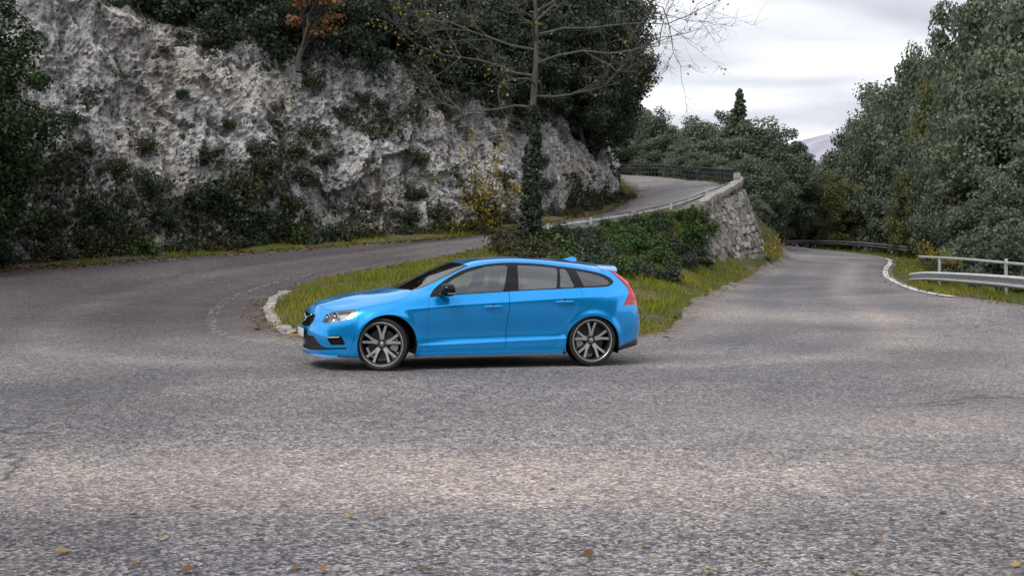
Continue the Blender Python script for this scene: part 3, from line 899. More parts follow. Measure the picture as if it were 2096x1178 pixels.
def build_bare_tree():
    base = at(1080, 520, 41)
    base.z = float(gz(base.x, base.y)[0]) - .2
    root = empty('bare_tree', base)
    tag(root, 'bare grey tree with an ivy covered trunk in front of the upper road', 'tree')
    r = np.random.default_rng(19)
    mb = MB()
    H = 10.6
    trunk = []
    for i in range(13):
        t = i / 12
        trunk.append((.12 * math.sin(3 * t) + .15 * t + .05 * math.sin(11 * t), .1 * math.cos(4 * t), H * t))
    mb.tube(trunk, [.20 * (1 - .84 * (i / 12)) for i in range(13)], 10, False)
    mb.build('trunk', MATS['bark_pale'], root, True)
    tips = []
    br = MB()
    def grow(p, d, L, rad, depth):
        P = [p]; dd = np.array(d, float)
        n = 5
        for i in range(n):
            dd = dd + r.normal(size=3) * .19 + np.array([0, 0, .05 if depth else -.02]); dd /= np.linalg.norm(dd)
            P.append(tuple(np.array(P[-1]) + dd * L / n))
        br.tube(P, [rad * (1 - .70 * i / n) for i in range(n + 1)], 6 if depth < 2 else 4, False)
        tips.append(P[-1])
        if depth >= 3: return
        for q in range(5 if depth < 2 else 6):
            k = 1 + int(r.integers(1, n))
            nd = dd + r.normal(size=3) * .62; nd[2] += .12; nd /= np.linalg.norm(nd)
            grow(P[k], nd, L * (.42 + .22 * r.random()), max(rad * .40, .006), depth + 1)
    def along(z):
        t = z / H
        return (.12 * math.sin(3 * t) + .15 * t, .1 * math.cos(4 * t), z)
    for z, dx, dy, up, L in [(5.2, -1, -.3, .02, 3.2), (5.6, 1, .2, .05, 3.2), (6.3, -1, .3, .35, 3.4), (6.7, 1, -.4, .30, 4.4), (7.2, -1, -.2, .42, 4.0), (7.7, .9, .4, .32, 5.6), (8.0, -.7, -.5, .7, 3.0), (8.5, .8, -.3, .55, 4.6), (8.9, -.8, .4, .5, 3.6), (9.3, .5, .5, .8, 3.4), (9.7, -.4, -.4, 1, 2.6), (10.2, .2, 0, 1, 2.0), (6.0, .2, -1, .3, 2.4), (7.5, -.2, -1, .4, 2.6), (8.2, .3, 1, .4, 2.6)]:
        d = np.array([dx, dy, up]); d /= np.linalg.norm(d)
        grow(along(z), d, L, .050, 0)
    br.build('branches', MATS['bark_pale'], root, True)
    # ivy sleeve on the lower trunk
    C = []; Rr = []
    for z in np.arange(.2, 5.2, .16):
        for k in range(3):
            a = r.random() * 6.28; w = .24 * (1 - z / 9)
            C.append((along(z)[0] + math.cos(a) * w, along(z)[1] + math.sin(a) * w, z)); Rr.append(.27 * (1.15 - z / 8))
    V, F, ti = leaves(C, Rr, 80, .12, 5, 1.0)
    o = bpy.data.objects.new('ivy', fast_mesh('ivy', V, F, MATS['leaf_dark'], ti)); col.objects.link(o); o.parent = root
    tp = np.array(tips); sel = r.permutation(len(tp))[:110]
    V, F, ti = leaves(tp[sel], np.full(len(sel), .55), 5, .11, 8)
    o = bpy.data.objects.new('last_leaves', fast_mesh('last_leaves', V, F, MATS['leaf_yellow'], ti)); col.objects.link(o); o.parent = root
    tag(o, kind='stuff')
build_bare_tree()

def shrub_mesh(seed, n=26, per=45, leaf=.10, mat='leaf_dark', tall=.8, lo=.3):
    r = np.random.default_rng(seed); C = []; Rr = []
    while len(C) < n:
        d = r.normal(size=3); d /= np.linalg.norm(d); k = r.random() ** .5
        p = d * k * np.array([.8, .8, .8 * tall]); p[2] = abs(p[2]) if tall > .7 and r.random() < .75 else p[2]
        C.append(p); Rr.append(.20 + .20 * r.random())
    V, F, ti = leaves(C, Rr, per, leaf, seed + 100, .9, .3, lo)
    return fast_mesh('shrub', V, F, MATS[mat], ti)
def build_shrubs():
    kinds = {k: [shrub_mesh(200 + 10 * j + i, mat=m) for i in range(3)] for j, (k, m) in enumerate((('dark', 'leaf_dark'), ('olive', 'leaf_olive'), ('green', 'leaf_green'), ('yellow', 'leaf_yellow'), ('grey', 'leaf_grey')))}
    twig = {k: shrub_mesh(300 + i, n=14, per=22, leaf=.09, mat=m, tall=1.3, lo=.1) for i, (k, m) in enumerate((('yellow', 'leaf_yellow'), ('brown', 'leaf_brown')))}
    def put(nm, me, loc, sc, label, cat, group=None):
        o = bpy.data.objects.new(nm, me); col.objects.link(o); o.location = loc; o.rotation_euler = (0, 0, rng.random() * 6.28)
        o.scale = sc if hasattr(sc, '__len__') else (sc, sc, sc)
        return tag(o, label, cat, group)
    # on the rock face
    face = [(180, 300, 34), (230, 340, 44), (150, 240, 30), (210, 420, 50), (290, 300, 40), (300, 370, 52), (270, 470, 44), (340, 440, 40), (415, 330, 46), (440, 370, 55), (400, 410, 46), (470, 420, 60), (520, 300, 36), (550, 330, 46), (520, 380, 55), (560, 440, 56), (600, 300, 44), (620, 350, 40), (640, 270, 36), (590, 410, 40), (700, 225, 30), (735, 200, 26), (660, 320, 26), (120, 330, 40), (100, 440, 46), (60, 480, 46), (180, 490, 46), (480, 480, 46), (620, 480, 42), (760, 330, 20), (845, 390, 34), (860, 320, 26), (830, 440, 36), (700, 430, 26), (460, 250, 22), (370, 190, 20), (560, 220, 20), (1115, 380, 30), (1110, 330, 22), (1030, 360, 26), (1000, 430, 34), (890, 440, 40), (1090, 430, 26), (330, 100, 24), (640, 170, 30), (780, 210, 24), (910, 220, 24), (1020, 230, 24), (1170, 250, 20)]
    for i, (px, py, rp) in enumerate(face):
        loc, nrm = cliff_hit(px, py)
        if loc is None: continue
        k = ('dark', 'olive', 'dark', 'olive', 'olive')[i % 5] if rp < 50 else ('olive', 'dark')[i % 2]
        sc = rp * loc.y / FPX * 1.05
        put('rock_shrub', kinds[k][i % 3], loc + nrm * sc * .25 - Vector((0, 0, sc * .3)), sc, 'scrubby little bush rooted in a crack of the pale cliff', 'shrub', 'bushes rooted in the cliff')
    # along the foot of the cliff
    for i in range(58):
        t = i / 57
        s = CLIFF_S[0] + (CLIFF_S[-1] - CLIFF_S[0]) * (.14 + .62 * t) + rng.normal() * .3
        k = int(np.argmin(abs(CLIFF_S - s)))
        c, o_ = CLIFF_C[k], CLIFF_OUT[k]
        if c[0] < -21 or c[1] > 66: continue
        w = .25 + .35 * rng.random()
        sc = (.40 + .45 * rng.random()) * (1.15 if c[0] < -2 else .75)
        x, y = c[0] + o_[0] * w, c[1] + o_[1] * w
        kk = ('dark', 'olive', 'olive', 'dark', 'olive', 'green', 'grey')[i % 7]
        put('verge_shrub', kinds[kk][i % 3], gpt(x, y, .05), (sc, sc, sc * (.8 + .5 * rng.random())), 'low leafy bush at the foot of the cliff beside the road', 'shrub', 'bushes along the foot of the cliff')
    # slender yellow-leaved sapling before the rock
    p = at(985, 470, 49.2); p.z = float(gz(p.x, p.y)[0])
    root = empty('yellow_sapling', p); tag(root, 'slender sapling with sparse yellow leaves against the cliff', 'sapling')
    r = np.random.default_rng(91); mb = MB(); C = []
    for q in range(9):
        a = r.random() * 6.28; top = (math.cos(a) * (.3 + 1.0 * r.random()) - .1, math.sin(a) * .5, 1.6 + 3.2 * r.random())
        P = limb(mb, (0, 0, -.1), top, .03, .008, 5, .04, r, 6, .03)
        C += P[2:]
    C += [(r.normal() * .75 - .1, r.normal() * .4, .4 + 2.2 * r.random()) for _ in range(26)]
    mb.build('stems', MATS['bark_dark'], root, True)
    V, F, ti = leaves(C, np.full(len(C), .48), 15, .12, 92, .6)
    o = bpy.data.objects.new('foliage', fast_mesh('foliage', V, F, MATS['leaf_yellow'], ti)); col.objects.link(o); o.parent = root
    C2 = [(r.normal() * .7, r.normal() * .4, .3 + 1.6 * r.random()) for _ in range(22)]
    V, F, ti = leaves(C2, np.full(len(C2), .34), 30, .12, 93, .8)
    o = bpy.data.objects.new('foliage', fast_mesh('foliage', V, F, MATS['leaf_olive'], ti)); col.objects.link(o); o.parent = root
    # brambles on the bank under the upper barrier
    def ground_hit(px, py):
        Ys = np.arange(16, 110, .25); P = np.array([tuple(at(px, py, Y)) for Y in Ys])
        g = gz(P[:, 0], P[:, 1]); k = np.argmax(P[:, 2] < g)
        return Vector(P[k])
    i = 0
    for y0, x0, x1, st, rp0 in ((575, 1130, 1400, 46, 40), (552, 1080, 1430, 40, 44), (530, 1040, 1440, 38, 44), (508, 1050, 1440, 36, 40), (488, 1110, 1440, 40, 34), (470, 1250, 1440, 40, 30), (452, 1350, 1450, 36, 28)):
        for px in range(x0, x1, st):
            px_ = px + rng.normal() * 9; p = ground_hit(px_, y0 + rng.normal() * 5)
            k = 'olive' if px < 1110 else ('dark', 'green', 'olive', 'green', 'dark')[i % 5] if y0 > 500 else ('green', 'green', 'olive', 'dark')[i % 4]
            if px > 1240 and k == 'olive': k = 'green'
            sc = rp0 * p.y / FPX * (.85 + .45 * rng.random())
            if k == 'green': lab, gr = 'leafy green bramble bush on the bank behind the car', 'green brambles on the bank behind the car'
            elif k == 'dark': lab, gr = 'dark bush on the bank behind the car', 'dark bushes on the bank behind the car'
            else: lab, gr = 'thin brownish thicket beside the ivy clad trunk', 'brownish thickets beside the ivy clad trunk'
            put('bramble_bush', kinds[k][i % 3], p + Vector((0, 0, sc * .12)), (sc * 1.15, sc, sc * (.85 + .3 * rng.random())), lab, 'bush', gr)
            i += 1
    for px, py, Y, rp, k in [(1440, 428, 52.5, 14, 'yellow'), (1475, 418, 54.5, 12, 'yellow'), (1496, 400, 57, 10, 'olive'), (1455, 470, 49.8, 22, 'green'), (1432, 500, 47.5, 26, 'green'), (1446, 540, 47.5, 16, 'olive'), (1540, 545, 55.5, 12, 'green'), (1430, 460, 49.5, 26, 'green'), (1425, 440, 49.0, 24, 'green'), (1418, 480, 47.0, 34, 'green'), (1425, 525, 46.0, 30, 'dark'), (1568, 535, 58.5, 14, 'green')]:
        p = at(px, py, Y); sc = rp * Y / FPX * 1.2
        put('wall_plant', kinds[k][0], p, sc, 'tuft of leaves hanging on the rough stone wall', 'plant', 'plants hanging on the stone wall')
    # autumn-yellow bushes
    for px, py, Y, rp, lab in [(1574, 500, 58, 34, 'yellow green bush at the foot of the stone wall by the road'), (1584, 525, 61, 20, 'small yellow plant at the bend of the road past the stone wall'), (1910, 510, 47, 34, 'yellow leaved bush behind the end of the crash barrier'), (1950, 525, 44, 26, 'low yellowing bush under the upper rail of the barrier')]:
        p = at(px, py, Y); sc = rp * Y / FPX
        put('yellow_bush', twig['yellow'], p - Vector((0, 0, sc * .5)), (sc * 1.1, sc, sc * 1.5), lab, 'bush')
    for i, (px, py, Y, rp) in enumerate([(1980, 500, 46, 56), (2050, 520, 42, 60), (2090, 470, 44, 70), (2000, 560, 38, 40), (2070, 580, 36, 44), (1930, 560, 42, 30), (2120, 560, 35, 50), (1900, 470, 52, 40), (1960, 440, 54, 60)]):
        p = at(px, py, Y); sc = rp * Y / FPX * 1.15
        put('roadside_bush', kinds[('grey', 'dark', 'grey')[i % 3]][i % 3], p - Vector((0, 0, sc * .4)), sc, 'dense bush behind the crash barrier on the right', 'bush', 'bushes behind the right hand crash barrier')
    for i, (px, py, Y, rp) in enumerate([(1545, 490, 126, 44), (1575, 488, 130, 46), (1605, 486, 131, 46), (1640, 486, 128, 44), (1675, 486, 124, 42), (1530, 470, 118, 44), (1710, 488, 118, 36)]):
        p = at(px, py, Y); sc = rp * Y / FPX
        put('roadside_bush', kinds[('dark', 'grey')[i % 2]][i % 3], p, (sc * 1.3, sc, sc), 'leafy bush', 'bush', 'bushes behind the far crash barrier')
    for i, (px, py, Y, rp) in enumerate([(1290, 400, 69, 14), (1270, 395, 67, 18), (1220, 418, 61, 16), (1180, 432, 57, 14), (1250, 405, 66, 18)]):
        p = at(px, py, Y); sc = rp * Y / FPX * 1.2
        put('verge_shrub', kinds['olive'][i % 3], p - Vector((0, 0, sc * .3)), sc, 'small dry bush on the verge below the end of the cliff', 'shrub', 'dry bushes below the end of the cliff')
build_shrubs()

def build_scrub():
    me = bpy.data.objects['cliff'].data
    n = len(me.polygons); c = np.zeros(n * 3); nr = np.zeros(n * 3)
    me.polygons.foreach_get('center', c); me.polygons.foreach_get('normal', nr); c = c.reshape(-1, 3); nr = nr.reshape(-1, 3)
    r = np.random.default_rng(44)
    k = np.argmin(np.abs(c[:, None, 0] - CLIFF_C[None, ::20, 0]) + np.abs(c[:, None, 1] - CLIFF_C[None, ::20, 1]), axis=1)
    foot = CLIFF_C[::20][k]; h = (c[:, 2] - foot[:, 2]) / np.maximum(foot[:, 3] - foot[:, 2], 1)
    m1 = fbm(c * np.array([.32, .32, .42]), 4, .55, 61); m2 = fbm(c * 1.6, 3, .55, 65)
    mask = m1 + .5 * m2 + np.clip(.40 - h, -.22, .40) * 1.2 - .09 + np.clip(-c[:, 0] - 9, 0, 6) * .015 + np.clip(nr[:, 2], 0, 1) * .25
    mask -= .16 * np.clip((c[:, 0] + 9.5) / 2, 0, 1) + .10 * np.clip((c[:, 0] + 3) / 6, 0, 1)
    pick = (mask > 0) & (c[:, 0] > -21) & (h < 1.02) & (r.random(n) < np.clip(mask * 4.5, 0, .9))
    P = c[pick] + nr[pick] * .03; kk = m2[pick]
    V, F, ti = leaves(P, np.full(len(P), .13), 3, .115, 46, .9, .2)
    half = len(P) * 3
    for nm, mat, sel, lab in (('cliff_scrub', 'leaf_olive', kk > .05, 'dry brownish scrub creeping over the pale cliff'), ('cliff_ivy', 'leaf_dark', kk <= .05, 'dark ivy and moss creeping over the pale cliff')):
        s_ = np.repeat(sel, 12); Vs = V[s_]
        o = bpy.data.objects.new(nm, fast_mesh(nm, Vs, np.arange(len(Vs)).reshape(-1, 4), MATS[mat], ti[s_])); col.objects.link(o)
        tag(o, lab, 'plants', kind='stuff')
build_scrub()

def build_added_dark_wood():
    # unseen slope and foliage added behind the viewpoint to darken the car's reflections
    r = np.random.default_rng(70); V = []; F = []; A = np.linspace(R_(190), R_(350), 40)
    prof = [(24, 0), (28, 1.5), (34, 5), (44, 10), (60, 15)]
    for d, z in prof:
        for a in A: V.append((d * math.cos(a), 6 + d * math.sin(a), z - .1 + .4 * r.normal() * (z > 0)))
    m = len(A)
    for j in range(len(prof) - 1):
        for i in range(m - 1): F.append((j * m + i, j * m + i + 1, (j + 1) * m + i + 1, (j + 1) * m + i))
    tag(mesh_obj('added_dark_slope', V, F, MATS['verge_soil']), kind='structure')
    C = []; Rr = []
    for _ in range(330):
        a = R_(190) + r.random() * R_(160); d = 27 + r.random() * 20
        C.append((d * math.cos(a), 6 + d * math.sin(a), max(0, (d - 26) * .5) + .5 + 7.5 * r.random())); Rr.append(1.2 + 1.2 * r.random())
    V, F, ti = leaves(C, Rr, 60, .5, 71, .9)
    o = bpy.data.objects.new('woodland', fast_mesh('woodland', V, F, MATS['leaf_dark'], ti)); col.objects.link(o)
    tag(o, 'unseen dark foliage added behind the viewpoint for the car reflections', 'wood', kind='stuff')
build_added_dark_wood()

def build_grass():
    r = np.random.default_rng(3)
    def field(n, x0, x1, y0, y1, keep, hmin, hmax, wid):
        x = x0 + (x1 - x0) * r.random(n); y = y0 + (y1 - y0) * r.random(n)
        d = sdf_poly(np.stack([x, y], 1), ROAD_POLY)
        pn = fbm(np.stack([x * .7, y * .7, 0 * x], 1), 3, .5, 2)
        k = (d > -.03) & keep(x, y, d) & (pn + r.random(n) * .9 > .15)
        x, y, d, pn = x[k], y[k], d[k], pn[k]
        z = gz(x, y) + np.clip(d / .6, 0, 1) * .05
        n = len(x); h = (hmin + (hmax - hmin) * r.random(n) ** 2) * (.55 + .45 * np.clip(d / .7, 0, 1)) * (1 + .5 * pn)
        a = r.random(n) * 6.28; w = wid * (.6 + .8 * r.random(n)); ln = h * (.2 + .7 * r.random(n)); b_ = r.random(n) * 6.28
        base = np.stack([x, y, z - .03], 1)
        side = np.stack([np.cos(a) * w, np.sin(a) * w, 0 * a], 1); tip = base + np.stack([np.cos(b_) * ln, np.sin(b_) * ln, h + .03], 1)
        V = np.stack([base - side, base + side, tip], 1).reshape(-1, 3)
        t = np.clip(.5 + .45 * pn + .5 * (r.random(n) - .5), 0, 1)
        return V, np.repeat(t, 3)
    A = [field(150000, -7, 15, 18, 52, lambda x, y, d: (d < 7.5), .06, .22, .016)]
    V = np.concatenate([a[0] for a in A]); t = np.concatenate([a[1] for a in A])
    o = bpy.data.objects.new('island_grass', fast_mesh('island_grass', V, np.arange(len(V)).reshape(-1, 3), MATS['grass_blade'], t)); col.objects.link(o)
    tag(o, 'yellow green grass and moss on the verge inside the bend', 'grass', kind='stuff')
    V, t = field(60000, -22, 10, 36, 84, lambda x, y, d: (d < 1.6) & ((x < -1 + (y - 44) * .30)), .05, .28, .018)
    o = bpy.data.objects.new('verge_grass', fast_mesh('verge_grass', V, np.arange(len(V)).reshape(-1, 3), MATS['grass_blade'], t)); col.objects.link(o)
    tag(o, 'thin strip of grass between the road and the cliff foot', 'grass', kind='stuff')
    V, t = field(40000, 10, 32, 20, 110, lambda x, y, d: (d < 3) & (x > 11), .08, .35, .022)
    o = bpy.data.objects.new('roadside_grass', fast_mesh('roadside_grass', V, np.arange(len(V)).reshape(-1, 3), MATS['grass_blade'], t)); col.objects.link(o)
    tag(o, 'rough grass under the crash barriers on the right', 'grass', kind='stuff')
    # litter of brown leaves along the edges of the asphalt
    P = []
    for L, n, sp in ((edge_cliff, 2600, .35), (edge_island, 1500, .30), (edge_right, 500, .4)):
        L = np.array(L); k = r.integers(0, len(L) - 1, n); u = r.random(n)[:, None]
        p = L[k] * (1 - u) + L[k + 1] * u + r.normal(size=(n, 2)) * sp
        P.append(p)
    p = np.concatenate(P); n = len(p); z = gz(p[:, 0], p[:, 1]) + .03 + .02 * r.random(n)
    a = r.random(n) * 6.28; s = .05 + .05 * r.random(n); c_, s_ = np.cos(a) * s, np.sin(a) * s; tl = (r.random((n, 4)) - .3) * .04
    q = lambda dx, dy, i: np.stack([p[:, 0] + dx, p[:, 1] + dy, z + tl[:, i]], 1)
    V = np.stack([q(-c_, -s_, 0), q(s_ * .6, -c_ * .6, 1), q(c_, s_, 2), q(-s_ * .6, c_ * .6, 3)], 1).reshape(-1, 3)
    o = bpy.data.objects.new('leaf_litter', fast_mesh('leaf_litter', V, np.arange(len(V)).reshape(-1, 4), MATS['leaf_brown'], np.repeat(r.random(n), 4))); col.objects.link(o)
    tag(o, 'fallen brown leaves gathered along the edges of the road', 'leaves', kind='stuff')
build_grass()
# ------------------------------------------------------------------ stone wall, barriers, lines, kerb stones
simple('concrete_pale', (.30, .285, .26), .9, var=.45, scale=5)
simple('galvanised_steel', (.62, .64, .67), .40, .55, var=.15, scale=3)
simple('weathered_steel', (.20, .20, .215), .55, .6, var=.35, scale=2.5)
simple('dull_zinc', (.58, .585, .59), .5, .35, var=.25, scale=1.5)
simple('railing_dark', (.030, .030, .034), .55, .3, var=.3, scale=4)
simple('kerb_stone', (.28, .27, .25), .9, var=.6, scale=4)
simple('wall_mortar', (.15, .14, .12), .95, var=.45, scale=3)
def stone_material():
    m, nt, b = nmat('wall_stone')
    co = N(nt, 'ShaderNodeTexCoord').outputs['Object']; oi = N(nt, 'ShaderNodeObjectInfo').outputs['Random']
    c = ramp(nt, oi, [(0, (.13, .12, .105)), (.4, (.24, .225, .20)), (.75, (.34, .32, .29)), (1, (.47, .455, .43))])
    n1 = noise(nt, co, 4.5, 5, .65); n2 = noise(nt, co, 15, 4, .6)
    c = mixc(nt, 1, c, ramp(nt, n1, [(.3, (.55, .55, .52)), (.7, (1.25, 1.24, 1.22))]), 'MULTIPLY')
    c = mixc(nt, ramp(nt, n2, [(.58, (0, 0, 0)), (.72, (.6, .6, .6))]), c, (.06, .06, .045))
    nt.links.new(c, b.inputs['Base Color']); b.inputs['Roughness'].default_value = .9
    nt.links.new(bump(nt, n1, .8, .05, bump(nt, n2, .6, .02)), b.inputs['Normal'])
stone_material()

def line_sampler(P):
    P = np.array(P, float); s = np.concatenate([[0], np.cumsum(np.linalg.norm(np.diff(P, axis=0), axis=1))])
    return s[-1], lambda q: np.array([np.interp(q, s, P[:, k]) for k in range(P.shape[1])])

WALL_FOOT = [at(1432, 559, 47.4), at(1440, 558, 48), at(1500, 552, 52.5), at(1557, 545, 57.5), at(1580, 527, 66), at(1582, 516, 80)]
WALL_TOP = [at(1428, 424, 50.4), at(1436, 420, 51), at(1477, 399, 55.5), at(1506, 381, 59.2), at(1514, 374, 68), at(1508, 368, 82)]
def build_wall():
    root = empty('retaining_wall', WALL_FOOT[3])
    tag(root, 'battered rubble stone retaining wall holding up the upper road', 'retaining wall')
    inv = Vector(WALL_FOOT[3])
    n = 60
    ft = spline2([tuple(p) for p in WALL_FOOT], 12, False); tp = spline2([tuple(p) for p in WALL_TOP], 12, False)
    V = []; F = []; rows = 14; m = len(ft)
    for j in range(rows + 1):
        t = j / rows
        for i in range(m):
            p = ft[i] * (1 - t) + tp[i] * t; p = p - np.array(inv)
            if j == 0: p[2] -= .5
            V.append(p)
    for j in range(rows):
        for i in range(m - 1): F.append((j * m + i, j * m + i + 1, (j + 1) * m + i + 1, (j + 1) * m + i))
    # back sheet gives the core its thickness
    b0 = len(V)
    for i in range(m): V.append(tp[i] - np.array(inv) + np.array([-.9, 1.4, -.15]))
    for i in range(m - 1): F.append((rows * m + i, rows * m + i + 1, b0 + i + 1, b0 + i))
    mesh_obj('core', V, F, MATS['wall_mortar'], root, smooth=False)
    # stones: a few shared shapes, laid in rough courses
    r = np.random.default_rng(12); shapes = []
    for k in range(8):
        bm = bmesh.new(); bmesh.ops.create_cube(bm, size=1.0)
        bmesh.ops.bevel(bm, geom=bm.edges[:], offset=.14, segments=1, affect='EDGES')
        for v in bm.verts: v.co += Vector(r.normal(size=3)) * .075
        me = bpy.data.meshes.new('stone'); bm.to_mesh(me); bm.free(); me.materials.append(MATS['wall_stone']); shapes.append(me)
    Ls, fs = line_sampler(ft); Lt, ts = line_sampler(tp)
    vis = 13.6
    z = 0.0; cnt = 0
    while z < .985:
        hh = .27 + .20 * r.random(); s = r.random() * .3
        dz = hh / 4.1
        while s < vis and cnt < 298:
            w = .26 + .55 * r.random() ** 1.5
            u = (s + w / 2) / Ls; t = z + dz / 2
            p = fs(u * Ls) * (1 - t) + ts(u * Lt) * t
            q = fs(min(u * Ls + .2, Ls)) * (1 - t) + ts(min(u * Lt + .2, Lt)) * t
            ax = Vector(q - p); ax.z = 0; ax.normalize()
            up = Vector(ts(u * Lt) - fs(u * Ls)).normalized()
            nr = ax.cross(up).normalized(); up = nr.cross(ax)
            if not (s < 1.2 and r.random() < .45):          # the near end hides under brambles
                o = bpy.data.objects.new('stone', shapes[int(r.integers(0, 8))]); col.objects.link(o); o.parent = root
                M_ = Matrix((ax, nr, up)).transposed()
                M_ = M_ @ Matrix.Rotation(r.normal() * .13, 3, 'Y') @ Matrix.Rotation(r.normal() * .10, 3, 'Z')
                M4 = M_.to_4x4(); M4.translation = Vector(p) - inv + nr * (-.02 + .12 * r.random()) + up * (r.normal() * .03)
                o.matrix_local = M4 @ Matrix.Diagonal((w * 1.06, .34, hh * (.85 + .3 * r.random()), 1))
                cnt += 1
            s += w + .02
        z += dz
    # coping blocks
    s = 0.0
    s = .8
    while s < Lt - 1:
        p = ts(s + .6); q = ts(min(s + .9, Lt)); ax = Vector(q - p).normalized(); nr = ax.cross(Vector((0, 0, 1))).normalized(); up = nr.cross(ax)
        mb = MB().box((0, 0, 0), (1.05 + .12 * r.random(), .42, .22 + .14 * r.random()), Matrix.Rotation(r.normal() * .04, 3, 'Y'))
        o = mb.build('coping_block', MATS['concrete_pale'], root, bevel=.03)
        M4 = Matrix((ax, nr, up)).transposed().to_4x4(); M4.translation = Vector(p) - inv + Vector((0, 0, .10)); o.matrix_local = M4
        s += 1.2
build_wall()

WPROF = [(0, -.165), (.06, -.155), (.115, -.115), (.115, -.085), (.012, -.035), (.012, .035), (.115, .085), (.115, .115), (.06, .155), (0, .165)]
def sweep(P, prof, side=1, thick=.008):
    """sweep a (outward, up) profile along a line; outward is to the right of travel for side=1"""
    P = [Vector(p) for p in P]; m = len(P); V = []; F = []
    pr_ = list(prof) + [(d - thick, z) for d, z in reversed(prof)]
    k = len(pr_)
    for i, p in enumerate(P):
        t = P[min(i + 1, m - 1)] - P[max(i - 1, 0)]; t.z = 0; t.normalize()
        o = Vector((t.y, -t.x, 0)) * side
        for d, z in pr_: V.append(p + o * d + Vector((0, 0, z)))
    for i in range(m - 1):
        for q in range(k): F.append((i * k + q, i * k + (q + 1) % k, (i + 1) * k + (q + 1) % k, (i + 1) * k + q))
    F += [tuple(range(k)), tuple((m - 1) * k + q for q in range(k))]
    b_ = MB(); b_.add(V, F); return b_
def barrier(name, P, label, mat, post_step=4.0, side=1, top_rail=None, post_h=.0, first=.6):
    P = spline2([tuple(p) for p in P], 8, False)
    root = empty(name, tuple(P[0][:2]) + (float(gz(P[0][0], P[0][1])[0]),)); tag(root, label, 'crash barrier', 'crash barriers along the roads')
    off = np.array(root.location)
    sweep([tuple(p - off) for p in P], WPROF, side).build('beam', mat, root, True, angle=70)
    L, f = line_sampler(P); s = first
    while s < L:
        p = f(s); q = f(min(s + .3, L)); t = Vector(q - p); t.z = 0; t.normalize(); o = Vector((t.y, -t.x, 0)) * side
        g = float(gz(p[0], p[1])[0])
        c = Vector(p) - o * .09; h = p[2] + (post_h if top_rail else .16) - (g - .5)
        R3 = Matrix.Rotation(math.atan2(t.y, t.x), 3, 'Z')
        ps = MB().box((0, 0, 0), (.12, .07, h), R3).build('post', mat, root)
        ps.location = Vector((c.x, c.y, g - .5 + h / 2)) - Vector(off)
        MB().box((0, 0, 0), (.10, .10, .22), R3).build('spacer', mat, root).location = Vector(p) - o * .035 - Vector(off)
        s += post_step
    if top_rail:
        T = spline2([tuple(p) for p in top_rail], 8, False)
        MB().tube([tuple(p - off) for p in T], .038, 8).build('top_rail', mat, root, True)
    return root
def build_barriers():
    G, W = MATS['galvanised_steel'], MATS['weathered_steel']
    b = barrier('crash_barrier', [at(1866, 567, 45.5), at(1900, 565, 42.5), at(1960, 568, 38), at(2030, 573, 33.5), at(2096, 579, 30), at(2220, 592, 25.5), at(2400, 615, 21)],
            'bright galvanised crash barrier with a thin upper rail at the right edge', G, 9.0, 1,
            [at(1882, 525, 44.5), at(1960, 529, 38.6), at(2030, 535, 34), at(2096, 541, 30.4), at(2220, 551, 26), at(2400, 568, 21.4)], .62, 4.4)
    barrier('crash_barrier', [at(1575, 496, 121), at(1600, 495.5, 118), at(1660, 495, 111), at(1726, 497, 103), at(1800, 502.5, 93), at(1858, 509, 83)],
            'long dull crash barrier across the far end of the lower road', W, 4.0, 1)
    barrier('crash_barrier', [at(1105, 468, 44), at(1200, 454, 47.8), at(1310, 436.5, 52.2), at(1380, 421, 55.2), at(1440, 400, 57.8), at(1500, 378, 61.5)],
            'weathered crash barrier climbing beside the upper road above the brambles', MATS['dull_zinc'], 4.0, -1)
    # dark railing round the outside of the upper bend
    P = spline2([tuple(p) for p in [at(1504, 381, 65), at(1492, 377, 73), at(1436, 369, 86), at(1347, 360, 99), at(1268, 357, 110), at(1200, 350, 116)]], 10, False)
    root = empty('railing', tuple(P[0])); tag(root, 'dark metal railing round the outside of the upper bend', 'railing')
    off = P[0]
    for h in (.30, .62, .92):
        MB().tube([tuple(p - off + np.array([0, 0, h])) for p in P], .045 if h > .9 else .03, 6).build('rail', MATS['railing_dark'], root, True)
    L, f = line_sampler(P)
    me = None
    for k in range(int(L / 1.0)):
        p = f(k * 1.0 + .2)
        if me is None:
            o = MB().box((0, 0, .35), (.08, .08, 1.2)).build('post', MATS['railing_dark'], root); me = o.data
        else:
            o = bpy.data.objects.new('post', me); col.objects.link(o); o.parent = root
        o.location = tuple(p - off)
    # pale marker post on the parapet end
    p = at(1508, 376, 60.5)
    o = MB().prism([(-.17, 0), (.17, 0), (.17, .50), (.12, .56), (-.12, .56), (-.17, .50)], lambda a, c: (a, -.12, c), lambda a, c: (a, .12, c)).build('parapet_post', MATS['concrete_pale'], None, bevel=.02)
    o.location = p; tag(o, 'short pale concrete post at the top corner of the stone wall', 'post')
build_barriers()

